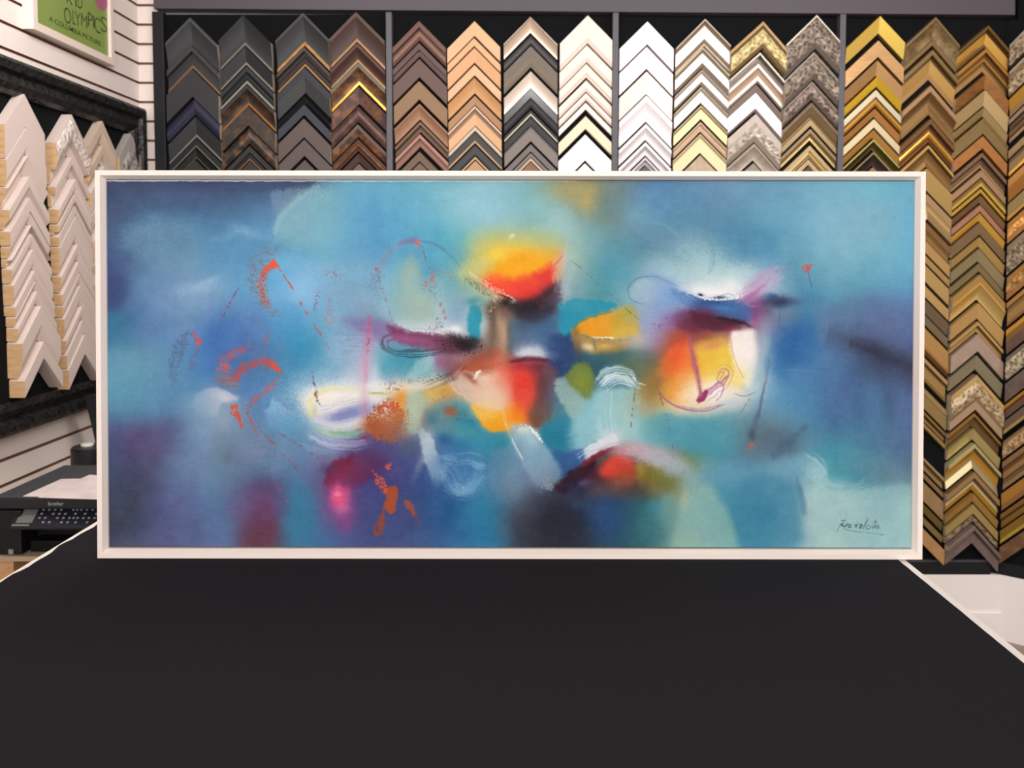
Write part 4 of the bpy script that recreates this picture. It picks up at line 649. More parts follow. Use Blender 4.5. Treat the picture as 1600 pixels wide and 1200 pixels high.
def column(items, colname, group, sc, x0, y0, width, Yf=3.478, Yb=3.5195, kl=1.0, kr=1.0, raw=None):
    """items: (apex u, top v, bottom v, thickness mm, 'bands', 'description'); width = [(y, left x, right x)...] outline of the column"""
    n = len(items)
    for i, (u, v0, v1, th, spec, desc) in enumerate(items):
        p = atY(x0+u/sc, y0+v0/sc, Yf); q = atY(x0+u/sc, y0+v1/sc, Yf)
        m = Yf/FPX
        H = th/1000
        k2 = kr if not isinstance(kr, tuple) else (kr[0] if i < kr[2] else kr[1])
        ye = y0+v0/sc+42; xa = x0+u/sc
        xl = float(np.interp(ye, [b[0] for b in width], [b[1] for b in width])); xr = float(np.interp(ye, [b[0] for b in width], [b[2] for b in width]))
        wl = (xa-xl-.4)*m; wr = (xr-xa-.4)*m
        for e0, e1 in ((edges[1], edges[2]), (edges[3], edges[4]), (edges[5], edges[6]), (edges[7], xe+.006)):
            if e0 < p.x < e1: wl = min(wl, p.x-e0-.0012); wr = min(wr, e1-p.x-.0012)
        o = chevron(p.z-q.z-.0025, wl, wr, kl, k2, H, bands(spec), raw or RAW)
        o.location = (p.x, Yb if (group != GD or i < n-1 or n < 20) else 3.5005, p.z)
        pos = ORD[i] if i < n-1 or n < 12 else 'bottom'
        tag(o, '%s corner sample, %s in %s' % (desc, pos, colname), 'frame sample', group)
# ------------------------------------------------------------------ the samples on the back wall, bay by bay
GA = 'black and dark brown corner samples'; GB = 'brown, tan and cream corner samples'; GC = 'white and silver corner samples'; GD = 'gold corner samples'; GE = 'samples on the angled panel'
k5 = dict(sc=4.137, x0=240, y0=0)
column([
 (230,108,286,34,'1:l:p4a4a4c 5:d:p38383b','charcoal scooped'),
 (236,288,438,30,'1:f:p3a3a3a 1.2:S:p2e2d2e 1:f:p333234 .7:l:g8a6a50','stepped charcoal, copper lipped'),
 (245,445,626,36,'1:f:p343134','plain flat charcoal'),
 (257,635,742,28,'1:v:p26273a','thin navy black'),
 (262,752,884,28,'4:s:p2b2d2d .6:l:s8a8678','black sloped, silver lipped'),
 (264,890,952,24,'2:f:p1d1d1e .6:l:s706f68','narrow black, silver lipped'),
 (261,960,1022,22,'2:s:p202020 .5:l:g6a5a40','narrow black, bronze lipped'),
 (258,1030,1180,30,'1:f:p2b2b2b','flat black')],
 'first column of black bay', GA, width=[(68, 256.7, 337.2), (261, 260.5, 343.9)], **k5)
column([
 (577,97,288,40,'7:d:p2f3032 1:l:s74706a','wide black scoop, silver lipped'),
 (588,298,416,34,'5:s:p29292c 1:l:s807c70','black sloped, bright silver lipped'),
 (596,424,541,30,'1:f:p2c2d2f 2:c:p222426 .7:l:s8e8a7c','black stepped, silver lipped'),
 (600,546,677,34,'1:f:p303030 4:d:m2e2622_6a4828 .9:l:ga8703c','mottled bronze, copper lipped'),
 (603,682,812,30,'1:f:m302b28_5c4228','black sponged with bronze, flat'),
 (610,824,928,28,'1:v:m2b2a2a_8a6038','black with gold streaks'),
 (612,940,1036,26,'2:f:p2a2a2a 2:c:p242424 .6:l:g9c6c44','black stepped, copper lipped'),
 (614,1040,1180,26,'1:f:p2b2d29','plain black olive')],
 'second column of black bay', GA, width=[(68, 340.6, 421.3), (261, 346.4, 430.5)], **k5)
column([
 (965,80,291,40,'1:l:p424244 5:d:p38383a 1.1:l:m9a7040_c08c50','charcoal scooped, gilt lipped'),
 (968,300,424,32,'1:f:p443a38 1:S:p2c2424 2:c:p3a302c .8:l:g9a7648','dark brown stepped, gilt lipped'),
 (970,432,596,30,'1:f:p2b2d36 2:s:p363839','blue black two tone'),
 (968,620,668,24,'1:s:w14161c','narrow glossy black'),
 (966,672,742,28,'1:f:p31343f','flat slate blue'),
 (968,765,888,34,'1:f:p5b4d49','flat mushroom brown'),
 (970,900,1008,32,'1:f:p594d4b','flat taupe brown'),
 (972,1032,1180,30,'1:f:p534a49','flat grey brown')],
 'third column of black bay', GA, width=[(68, 430.0, 512.2), (261, 433.9, 515.6)], kl=.98, kr=1.02, **k5)
column([
 (1306,75,266,38,'1:f:p5a443c 5:d:p4a3833 1:l:g947048','walnut scooped, gilt lipped'),
 (1312,274,396,32,'1:f:p543630 3:d:p482e2a .8:l:g9a783f','red brown, gold lipped'),
 (1320,400,545,34,'1:f:p6c6058 3:d:m54382c_9a6c34 .9:l:Gc8943c','bronze sponged, bright gold lipped'),
 (1320,558,668,28,'1:s:m4c3836_8a5c38','plum brown sponged with gold'),
 (1317,684,788,28,'1:v:m4e3634_74503c','plum brown rounded'),
 (1315,800,882,26,'1:f:p605048 2:s:m553c34_a87040','brown with gold fleck'),
 (1318,892,976,26,'1:c:p5c3c30 1:v:m6e4a32_94683c 1:c:p4c3028','ridged brown'),
 (1320,988,1046,22,'1:s:p4a3630','narrow dark brown'),
 (1322,1056,1180,26,'1:f:p6c524a','flat cocoa brown')],
 'rightmost column of black bay', GA, width=[(68, 514.6, 599.2), (261, 518.0, 602.6)], **k5)
k6 = dict(sc=4.137, x0=590, y0=0)
column([
 (265,130,256,30,'1.4:f:p6b4b41 .8:S:p5a3c34 1:f:p8c6652 1:v:p6a4a40','stepped chestnut'),
 (265,272,357,26,'2:f:p5d4845 1:S:p6a504a 1:f:p554040','narrow stepped plum brown'),
 (268,378,498,32,'1:f:p634b43','flat cocoa'),
 (266,520,642,30,'1:f:p8c6d4e','flat olive tan'),
 (268,668,768,34,'1:l:p9c705a 4:d:pa88064','pinkish brown scooped'),
 (273,782,850,26,'1:f:p7a5a44 1:S:p4a3428 1:f:p6a4c3a','dark stepped walnut'),
 (270,864,948,28,'1:f:pa87c6c 1:S:p8a6458 1:v:pa07868','rosy brown stepped'),
 (268,978,1042,26,'1:f:p6b5644','narrow olive brown'),
 (270,1050,1180,26,'1:f:p745a4a','flat milk brown')],
 'leftmost column of brown bay', GB, width=[(68, 611.8, 694.9), (261, 617.1, 700.0)], **k6)
column([
 (625,130,228,26,'1:f:pe0b48a','flat pale tan'),
 (622,238,292,22,'1:f:pdcae84','narrow pale tan'),
 (624,303,398,26,'1:s:pdfab80','sloped tan'),
 (625,413,482,22,'1:f:pe2b48c','narrow flat tan'),
 (625,498,596,30,'1:d:pcf9c6a','golden tan scooped'),
 (627,614,674,24,'1:s:pb58e6c','narrow dull tan'),
 (628,684,806,32,'.6:l:pecd4c0 1.4:d:pa8846c 3:s:pe4b890','tan with pale ridge'),
 (628,812,846,20,'1:l:pd0bca8','slim pale grey'),
 (628,852,926,26,'3:f:p3c3c3b 1:l:pbe9a6c','charcoal with tan lip'),
 (629,936,1030,28,'3:f:p39393a 1:s:p2c2c2c .8:l:pccac82','broad charcoal with tan lip'),
 (630,1036,1180,26,'1:f:pb8906c','light brown')],
 'second column of brown bay', GB, width=[(68, 698.3, 781.0), (261, 700.7, 784.3)], **k6)
column([
 (988,104,202,34,'1:l:s8a7868 4:d:se6ccb4','champagne scooped'),
 (990,222,280,24,'1:c:s5f5a5c','narrow pewter'),
 (990,294,432,32,'2:f:p6f675b .7:s:p8c7a68 .8:f:p6a6052','olive grey ridged'),
 (990,458,562,34,'1:d:sfae8d8','bright white gold scooped'),
 (990,568,628,22,'1:f:w090909','gloss black'),
 (990,632,696,26,'1:v:p3a3a3c','charcoal rounded'),
 (990,706,748,20,'1:f:p242424 .8:l:s989080','slim black, silver lipped'),
 (990,754,806,22,'1:s:p4c4a4b','narrow graphite'),
 (990,812,912,28,'.4:l:p5c5654 3:f:p80766f','flat warm grey'),
 (990,928,978,22,'1:f:p706866','narrow grey'),
 (990,986,1040,24,'.6:l:p8a8078 .8:f:p6c625c .5:l:pe8c8a8','grey with cream lip'),
 (990,1044,1180,30,'1:d:p9a7c68','brown scooped')],
 'third column of brown bay', GB, width=[(68, 787.2, 870.9), (261, 788.2, 871.8)], **k6)
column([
 (1360,96,276,34,'4:f:pfae6da 1:s:pf0dccf','broad flat ivory'),  # darker lower slope is shading put into the ivory
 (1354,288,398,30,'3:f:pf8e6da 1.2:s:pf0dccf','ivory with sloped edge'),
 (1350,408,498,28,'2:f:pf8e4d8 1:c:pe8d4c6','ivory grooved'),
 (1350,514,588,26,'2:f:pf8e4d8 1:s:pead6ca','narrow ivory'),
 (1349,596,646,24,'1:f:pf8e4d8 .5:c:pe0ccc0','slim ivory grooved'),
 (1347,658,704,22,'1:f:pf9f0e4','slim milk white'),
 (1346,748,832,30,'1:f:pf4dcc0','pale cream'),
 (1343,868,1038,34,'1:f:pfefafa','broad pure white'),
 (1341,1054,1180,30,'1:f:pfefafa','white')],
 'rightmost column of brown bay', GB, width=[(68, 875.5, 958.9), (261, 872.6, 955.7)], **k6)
k7 = dict(sc=4.137, x0=950, y0=0)
column([
 (257,135,284,32,'1:f:wfdf6fb','broad glossy white'),
 (252,298,444,30,'1:f:mdcc8c8_e6d8d0','blush white leaf'),
 (252,458,604,30,'1:s:mead8d2_f2e6dc','cream leaf with blush stains'),
 (249,615,784,36,'1:f:pf6f0f2 2:d:pf2eaec 1:u:pf8f4f6','white scooped'),
 (247,798,902,32,'1:f:pf0eaec 2:d:pe4dcdc 1:u:pf0eaec','white scooped, narrower'),
 (245,916,1004,28,'.8:f:pf0eaee 1:d:pbcb4b6 1:u:pe4dce0','white and grey scooped'),
 (245,1014,1064,24,'1:f:pd8d0d4 1:S:pa09898 1:f:pb8b0b4','narrow grey stepped'),
 (245,1070,1180,24,'1:f:p5c5858','dark grey')],
 'leftmost column of white bay', GC, width=[(68, 969.3, 1053.5), (261, 967.4, 1049.8)], kl=.98, kr=1.02, **k7)
column([
 (630,120,290,36,'.35:l:pd8ccbc 1:d:s8c7660 2.6:f:wfcf8fa 1:s:s94806a .4:l:sb0a08c','white with taupe edges, widest'),
 (616,300,432,30,'.5:l:s9a8c74 .7:s:s8c7860 2:f:wfcf8fa .9:s:s8e7a64','white with taupe edges, medium'),
 (610,445,542,28,'.5:l:s8c7c70 .6:s:sa89888 1.8:f:wfcf8fa .7:s:s9c8c7a','white with thin taupe edges'),
 (606,556,662,28,'.5:l:s8c7c64 .6:s:sb0a490 2.4:f:wfcf6f4','white with beige outer edge'),
 (605,676,768,28,'.6:l:s8c7c5c .4:s:sa8946c 2.2:f:gf0d498','pale gold with taupe edge'),
 (602,783,850,26,'.8:l:s9a8870 1:c:sc8a888 .8:f:s9c846c','narrow taupe grooved'),
 (600,862,988,30,'.4:l:sa89470 .4:s:sc8b48c 2.6:f:pf4dcae','broad pale cream'),
 (599,1002,1180,30,'1:f:ma08c74_b8a488','taupe leaf')],
 'second column of white bay', GC, width=[(68, 1057.8, 1142.7), (261, 1053.0, 1136.4)], **k7)
column([
 (1004,135,312,40,'.9:l:g9a7c54 .5:c:g7c6444 2.6:v:oa89058_f0e0a4 .8:s:g8c7048','ornate gold with carved band'),
 (984,335,528,38,'.7:l:s9c9084 .6:S:s6c625a .8:v:sa8988c .7:f:wece4de .9:c:sa88c78 .8:s:sd0b090 .8:f:wf4ece6 .5:s:s948474','many stepped silver and white'),
 (964,545,716,32,'1.1:s:s93827a 2.2:f:wfdf6fa .4:s:s8c7c70','white with taupe outer band'),
 (958,735,914,36,'1.4:f:ma89c92_b4a89c 2:s:oa69c90_dccec0 1:s:sa29688','silver leaf with speckled centre'),
 (950,924,1034,30,'.5:l:s8c8074 1.6:d:mb0a090_ccc0b0','silver grey scooped'),
 (948,1052,1180,28,'1:d:mb4aca0_c8c0b0','pale silver scooped')],
 'third column of white bay', GC, width=[(68, 1143.6, 1229.7), (261, 1137.3, 1220.2)], kl=.9, kr=1.12, **k7)
column([
 (1350,95,314,40,'.3:l:sb8aca0 3:v:o4e443e_9c8c7c .7:s:s6c6058','large carved pewter'),
 (1335,334,512,36,'.3:f:s60584e 2.4:v:o4c443e_9a8a78 .6:s:s6a5e54','carved pewter'),
 (1324,524,644,32,'.3:f:s60584e 2.2:v:o544a42_a08c80 .5:s:s645a50','narrow carved pewter'),
 (1320,658,812,34,'1:v:m86705a_9c8464 1:s:g8a744e .8:c:g927a56 1:f:ga08860','bronze stepped'),
 (1315,830,908,28,'1:f:g8c7454 1:d:g9c8258 .8:l:Gdcc084','champagne, bright lipped'),
 (1311,938,1064,30,'1:f:gb49c70 .6:S:Gecd08c 1:v:ga88a60 1:f:mb09468_c0a478','stepped pale gold'),
 (1308,1070,1180,26,'1:f:p4a4038','dark bronze')],
 'rightmost column of white bay', GC, width=[(68, 1230.2, 1315.0), (261, 1222.2, 1308.2)], kl=.98, kr=1.08, **k7)
k8 = dict(sc=4.137, x0=1300, y0=0)
column([
 (313,103,212,40,'1:s:Ge8c45c','shiny yellow gold'),
 (304,260,368,36,'1:f:gc89c68_b88a58','copper gold leaf'),
 (298,388,486,34,'1:s:gb88a58_c09460','dull copper gold'),
 (302,490,556,32,'1:s:Gf0c43c','bright yellow gold'),
 (292,578,626,30,'1:f:sc8bc9c','slim silver grey'),
 (288,632,684,30,'1:v:gd8a048','slim amber gold'),
 (285,698,752,28,'1:s:gc88c48','copper amber'),
 (281,766,824,28,'1:f:sd2c098','pale champagne'),
 (276,836,890,28,'1:s:gc89448','warm gold'),
 (275,898,966,30,'.6:l:Gd0c080 2:d:g645422','dark olive gold, pale lipped'),
 (275,980,1070,30,'.4:l:ga09060 2:d:p2e1e1a','dark brown, gold edged'),
 (275,1078,1180,24,'1:f:ga87850','copper')],
 'leftmost column of gold bay', GD, width=[(70, 1324.5, 1415.5), (261, 1318, 1407.5)], kl=.95, kr=1.03, **k8)
D2 = [
 (168.5,26,70.5,40,'.5:l:g8c7450 2:d:m6c5636_a88c5c .8:l:g8a7048','antique bronze scooped'),
 (164,77,122.5,38,'.8:l:g8c7448 .5:S:g6c5430 1.6:s:Gc89c58 .8:f:gb48c54','bronze with gold slope'),
 (160.5,133,179,38,'.9:l:gb89068 1.3:d:g86663c 1:u:gb08858 .5:f:g94703e','tan gold with wide scoop'),
 (162,185,222,34,'.7:f:g7c5634 .5:S:g5c3c20 1.2:v:Ge0a44c .6:c:g7c5430','brown with amber highlight'),  # the highlight between the brown bands is put into the colour
 (158,226,260,34,'.6:l:Gd8b06c .4:S:g805c34 1.4:d:g94703e .8:u:gb48c54','golden brown scooped'),
 (155.5,263,298,32,'.6:f:gc09860 2:f:gb89858','broad flat gold'),
 (156,303,343,32,'.7:f:gb8946c .8:c:gd8b880 .8:u:gb89a6c','champagne grooved'),
 (155.5,348,375,30,'.8:s:ga87c50 1:d:ga88450 .5:l:g906c40','brown gold scooped'),
 (155,377,396,28,'1:f:gc49c60','flat bright gold'),
 (154.5,399,411,26,'1:f:gb8945c','narrow flat gold'),
 (154,414,440,26,'1:f:gc4a064','narrow gold'),
 (153.5,446,464,26,'1:f:gc8a468','flat gold'),
 (153,467,488,26,'1:s:p67563c','dark olive brown'),
 (152.5,491,507,24,'1:f:p6c5c40','slim olive brown'),
 (152,512.5,553,34,'2.2:f:gc4985a .4:l:ga87840 .4:s:g7c5430','broad gold with brown lip'),
 (151,558,594,30,'.6:f:gc4a068 .4:S:g806038 1.4:f:gb89458 .6:l:g9c7840','striped gold'),
 (149.5,604,637,30,'1:l:gb89864 2:f:ga88c58','flat antique gold'),
 (148.5,640,655,26,'.6:f:g9c7844 .5:S:g5c4428 .6:f:gb08c50','narrow stepped bronze'),
 (147.5,657,666,26,'1:l:gb09458','slim old gold'),
 (145.5,710,729,28,'.5:l:gc8a870 .5:S:g7c6440 .6:f:gb49460','striped pale gold'),
 (144.5,733,742,24,'1:f:ga08054','slim bronze'),
 (144,747,777,28,'1:f:m9c7c56_ac8c60','dusty copper'),
 (143.5,781,795,26,'1:s:g8c7840','olive gold'),
 (143,801,813,24,'1:f:g9c844c','slim olive gold'),
 (142,820,845,30,'1:f:mb88c5c_c89c68','knotty tan wood')]
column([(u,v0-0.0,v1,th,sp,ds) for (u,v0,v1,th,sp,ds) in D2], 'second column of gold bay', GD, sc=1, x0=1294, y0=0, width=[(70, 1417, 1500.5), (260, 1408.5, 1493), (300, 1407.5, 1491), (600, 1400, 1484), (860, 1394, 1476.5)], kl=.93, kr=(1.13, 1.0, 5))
D3 = [
 (245.5,39,72,36,'.7:l:g80602f .5:S:g684c28 1.8:s:Gd4a24c .6:f:g7c5c30','brown with gold centre'),
 (243,75,110,34,'.5:f:gc08434 .5:S:g7c5434 .6:v:Gd09a44 .5:S:g8c683c .7:f:gb88e54','amber stepped'),
 (242.5,115,138,30,'1:s:ga06a30_7c5230','copper brown'),
 (241.5,140,165,30,'1:s:gc0a470','pale brass'),
 (240.5,167,181,26,'1:s:gb09464','slim pale brass'),
 (239.5,184,209,28,'.4:l:g9c7c4c 2:f:g917a4c','olive gold'),
 (238.5,212,232,28,'1:f:mac7038_9c6434','orange bronze'),
 (237.5,238,262,28,'.6:f:g8c6c50 .4:S:g5c4430 .6:v:g86684c .5:f:gac8858','striped brown gold'),
 (237,265,277,24,'1:f:gb8926c','slim rose gold'),
 (236.5,279,292,24,'.4:f:g8c7040 .6:l:Gd8b458','slim brown, gold lipped'),
 (236,294,302,22,'1:l:Gd0a848','thin bright gold'),
 (235.5,305,317,24,'1:s:g94704c','slim copper brown'),
 (235,320,331,24,'1:f:gb8866a','slim rosy copper'),
 (234.5,333,346,24,'1:s:Gf0bc50','slim yellow gold'),
 (234,348,367,26,'1:f:p72593a','flat olive brown'),
 (233.5,370,386,26,'1:s:gc8a45c','tan gold'),
 (233,389,409,26,'1:s:s948460','grey olive'),
 (233,412,425,24,'1:f:g8c7850','slim olive'),
 (232.5,429,469,36,'.8:f:gb8904c .4:l:Gd8b060 1.6:d:Ge8c87c','polished gold scooped'),
 (231.7,474,499,30,'1:s:gdcb270','light gold'),
 (231.3,503,520,26,'.5:f:gd0a868 .4:S:g8c6c40 .5:f:gc8a060','striped gold'),
 (230.7,523,550,30,'1:f:ma89080_b49c84','pinkish silver'),
 (229,556,579,28,'1:s:s90886c','sage grey'),
 (227,586,641,40,'.7:l:Gdcb878 1.9:v:o8c7450_d4bc98 .4:s:gb09070 1:f:gc8a888','ornate carved gold'),
 (225,646,669,28,'.5:l:gac8040 .5:S:g7c5c30 .8:s:g8c6c40','bronze stepped'),
 (224,671,689,28,'1:s:Gd8c684','pale lemon gold'),
 (224.5,694,734,36,'.6:l:gd4c88c .4:S:g8c7c50 .8:s:Gf4b038 .6:f:gc0a468 .9:u:ge4d4a4','pale gold with orange band'),
 (224.8,739,769,32,'.8:f:gb89464 .5:S:g8c6c48 .6:l:Gecdca0 .7:s:Ge4b850','pale gold with bright stripes'),
 (224.5,773,787,26,'1:s:gcca054','flat yellow gold'),
 (224,790,805,26,'1:f:gc4a866','slim yellow gold'),
 (223,807,817,24,'1:f:o6c5844_a08c6c','thin speckled bronze'),
 (220.5,820,850,34,'.8:l:m7c6a62_8c7a70 .4:S:m5c4c46_6c5c54 1.8:f:m7a6862_8a7870','mauve taupe stepped')]
column([(u,v0,v1,th,sp,ds) for (u,v0,v1,th,sp,ds) in D3], 'third column of gold bay', GD, sc=1, x0=1300, y0=0, width=[(80, 1501, 1583.5), (300, 1492, 1576.5), (560, 1489, 1572.5), (860, 1480, 1564)], kl=.86, kr=1.1)
# ------------------------------------------------------------------ angled panel beyond the gold bay
AE = math.radians(40); dirE = Vector((math.cos(AE), -math.sin(AE), 0)); nE = Vector((-math.sin(AE), -math.cos(AE), 0)); P0 = Vector((xe-.014, 3.534, 0))
ME = Matrix.Translation(P0) @ Matrix.Rotation(-AE, 4, 'Z')
ang = empty('angled_display', P0, 'black display board angled forward beside the gold samples', 'display rack')
o = bbox('backing_panel', .0, .5, 0, .018, zr, zh-.022, M_felt, M=ME); place(o, ang)
o = bbox('upper_board', .05, .5, 0, .018, zh-.021, CEIL-.02, M_felt, M=ME); place(o, ang)
o = bbox('header', .10, .5, -.03, -.0005, zh, zh+.12, M_dark, M=ME); place(o, ang)
o = bbox('bottom_rail', .0, .5, .002, .02, zlow, zr, M_dark, M=ME); place(o, ang)
o = bbox('kick_board', .0, .5, .002, .02, 0, zlow, M_wall, M=ME); place(o, ang)
E = [(70,105,44,'.4:l:m8c7c6c_a09080 2:f:o5c4c3c_9a8468','ornate antique silver'),(112,152,44,'.4:l:m8c7c6c 2:v:o6c5c48_a48c68','carved grey'),
 (156,184,38,'1:s:Gd0983c .6:f:g7c5c30','bright gold'),(188,224,34,'.5:f:m7c6048 .5:S:g4c3828 1:v:g7a5c40 .4:f:g8c6c48','brown grooved'),
 (236,277,34,'.8:f:g8c7048 .5:S:g5c4830 .8:f:g84683c .5:l:Gd8a048','bronze, gold lipped'),(281,317,32,'.6:f:gb07838 1:s:gac7030','orange gold'),
 (320,347,30,'1:f:g8c7a48 .4:l:Gc89848','olive, gold lipped'),(350,382,34,'.6:f:gb07434 .8:f:o8c5c30_e8a850 .6:f:gac7438','amber carved'),
 (385,430,36,'.5:f:m7c6c58 1.6:v:o5c5040_a08c70','carved grey taupe'),(434,470,34,'.5:f:ga87838 1:v:o8c6438_c89858 .5:f:ga8743c','amber with carved band'),
 (474,512,32,'.5:f:gb88848 .6:S:g94703c .9:f:gb08850 .4:l:g9c7440','gold striped'),(516,555,32,'.5:l:Ge8ac48 .5:f:g94683c 1:s:m6c5448_7c6050','brown, bright lipped'),
 (559,596,34,'.4:f:m6c6054 1.6:v:o6c6054_c8b898','carved bright silver'),(600,630,30,'1:f:m6c5c54_5c4c48','mauve brown'),
 (633,656,28,'.6:l:Gd89c48 .6:S:g8c6038 .6:f:p5c4840','brown, amber lipped'),(659,680,26,'1:f:p64503c .5:l:gc8a868','dark bronze, pale lipped'),
 (690,718,32,'.4:f:g9c7c50 1.4:v:o8c6c48_c8a478','carved tan'),(722,768,34,'.6:f:ga88058 .6:S:g84603c .6:f:gb88c58 .6:c:g8c7050 .5:f:gb09068','many stepped tan gold'),
 (772,800,30,'1:s:Gdca04c_c08840 .5:f:m94683c','amber gold'),(804,828,28,'.6:f:g9c7038 .4:S:g6c4c28 .8:s:gb08840','stepped old gold'),
 (830,852,28,'1:s:gac8838 .5:l:Ge8c860','yellow gold, bright lipped'),(856,882,28,'1:f:m70523a_8c6844','mottled bronze')]
for i, (y0, y1, th, sp, ds) in enumerate(E):
    H = th/1000; ex_ = 1575-(y0-300)*.012 if y0 < 560 else 1572-(y0-560)*.036; a = hit(ex_, y0, P0+nE*H, nE); b = hit(ex_, y1, P0+nE*H, nE); wl = .105
    o = chevron(a.z-b.z-.002, wl, .105, 1, 1, H, bands(sp), RAW); o.rotation_euler = (0, 0, -AE)
    lx = max((a-P0).dot(dirE), .002)
    o.location = P0+dirE*(lx+wl)+nE*.0005+Vector((0, 0, a.z+wl))
    tag(o, '%s corner sample, %s on angled panel at right edge' % (ds, ORD[i] if i < len(E)-1 else 'bottom'), 'frame sample', GE)

# ------------------------------------------------------------------ carved black frame and white samples on the left wall
def rails(rect, prof, M, m, names='frame_rail', parent=None):
    """four mitred rails round rect (u0, u1, v0, v1); prof = closed (inset, height) loop; M maps (u, v, height) into the shop"""
    u0, u1, v0, v1 = rect; cor = lambda i: ((u0+i, v0+i), (u1-i, v0+i), (u1-i, v1-i), (u0+i, v1-i)); out = []
    for k in range(4):
        bm = bmesh.new(); A = []; B = []
        for i, h in prof:
            c = cor(i); a = c[k]; b = c[(k+1) % 4]
            A.append(bm.verts.new(M @ Vector((a[0], a[1], h)))); B.append(bm.verts.new(M @ Vector((b[0], b[1], h))))
        n = len(prof)
        for i in range(n): bm.faces.new((A[i], B[i], B[(i+1) % n], A[(i+1) % n]))
        bm.faces.new(A); bm.faces.new(B[::-1])
        bmesh.ops.recalc_face_normals(bm, faces=bm.faces)
        o = link(names, bm, m)
        if parent: place(o, parent)
        out.append(o)
    return out
XB = -1.524; ML = Matrix(((0,0,1,XB),(1,0,0,0),(0,1,0,0),(0,0,0,1)))          # u -> +Y, v -> +Z, height -> +X
XF = XB+.045
fr_top = (atX(0, 79, XF).z+atX(231, 173, XF).z)/2; fr_bot = (atX(0, 683, XF).z+atX(121, 651, XF).z)/2
fr_far = atX(232, 220, XF).y; fr_near = 2.08
orn = empty('wall_frame', (XB, (fr_near+fr_far)/2, fr_bot), 'large carved black frame on left slat wall surrounding the white samples', 'wall frame')
M_orn = mat('161616', .4, 0, 'ornate', '262524', scale=46, spec=.35); M_ornp = mat('202022', .35, spec=.45)
rails((fr_near, fr_far, fr_bot, fr_top), [(0,-.006),(0,.036),(.012,.045),(.034,.040),(.044,.026),(.052,.030),(.072,.040),(.090,.030),(.100,.014),(.100,-.006)], ML, M_orn, parent=orn)
o = bbox('backing_panel', XB-.006, XB, fr_near+.05, fr_far-.05, fr_bot+.05, fr_top-.05, mat('0e1012', .9, spec=.12)); place(o, orn)
# the board leans: its foot stands further off the wall
lean = lambda z: .026*min(1.0, max(0.0, (fr_top-.05-z)/(fr_top-fr_bot-.1)))
for v in o.data.vertices:
    if v.co.x > XB-.003: v.co.x = XB+lean(v.co.z)
W1 = 'e6d4cb'; GW = 'white corner samples on left wall'
def wc(px, y0, y1, H, spec, desc): return (px, y0, y1, H, spec, desc)
LW = [
 [wc(36,147,199,56,'1:f:pW','broad flat white'), wc(37,200.5,241,56,'3:f:pW 1:s:pW','flat white'), wc(38.5,243,274,62,'1:d:pW','deep scooped white'),
  wc(40,276,307,60,'1:f:pW 1:d:pW','white, inner scoop'), wc(42.5,309,331,54,'1:f:pW','narrow flat white'), wc(45,333,350,50,'1:s:pW','slim white'), wc(46,352,364,58,'1:S:pW','slim stepped white'),
  wc(47,366,388,54,'1:f:pW 1:s:pW','narrow white'), wc(50,390,421,60,'2:f:pW 1:s:pW','flat, slope edged white'), wc(54,423,437,66,'1:f:pW','narrow square white'), wc(56,439,453,58,'1:s:pW','slim sloped white'),
  wc(58,455,475,66,'1:f:pW 1:s:pW','narrow tall white'), wc(64.5,478,531,84,'1.2:f:pW 1:s:pW','deep wide white'), wc(68,534,560,88,'1:f:pW','deepest square white')],
 [wc(110,179,243,66,'.2:f:pW 3:v:oZ .8:S:pW .7:f:pW .4:s:pW','carved ornamental white'), wc(108,246,277,40,'1:f:pW .8:S:pW 1:f:pW','stepped white'), wc(114.5,280,302,72,'1:f:pW .8:s:pW','thick tall white'),
  wc(113,304,320,56,'1:f:pW .5:S:pW','narrow stepped white'), wc(112,322,336,48,'1:f:pW','slim flat white'), wc(114,338,379,54,'2.4:f:pW 1:s:pW','broad white'), wc(114,382,407,58,'1:f:pW 1:s:pW','medium white'),
  wc(115,409,425,60,'1:f:pW','narrow square white'), wc(117,427,444,62,'1:f:pW 1:s:pW','narrow white'), wc(118,446,477,62,'2:f:pW 1:s:pW','flat white'), wc(126,479,499,74,'1:f:pW 1:s:pW','deep narrow white'),
  wc(128,501,521,70,'1:f:pW','square white'), wc(132,523,553,76,'1:f:pW','deep plain white')],
 [wc(158,189,224,50,'1:f:pV 1:s:pV','cream white'), wc(159,228,256,44,'1:f:pV 1:S:pW','stepped cream'), wc(160,260,292,50,'1:f:pW','flat white'), wc(161,296,330,48,'1:f:pW 1:s:pW','white'),
  wc(162,334,366,50,'1:f:pW','white'), wc(163,370,396,46,'1:s:pW','white'), wc(164,400,430,52,'1:f:pW','white'), wc(166,434,462,50,'1:f:pW 1:s:pW','white'), wc(168,466,496,52,'1:f:pW','white'), wc(170,500,536,52,'1:f:pW','white')],
 [wc(203,209,268,40,'1:f:pX 1.6:v:oY .7:s:pX','carved silvery grey'), wc(204,274,310,40,'1:f:pX','grey white')]]
subs = (('pW','pd9c7be'), ('pV','pccb6a2'), ('pX','pa8a09c'), ('oZ','odcccc2_f6eae0'), ('oY','o8c827e_c0b4ae'))
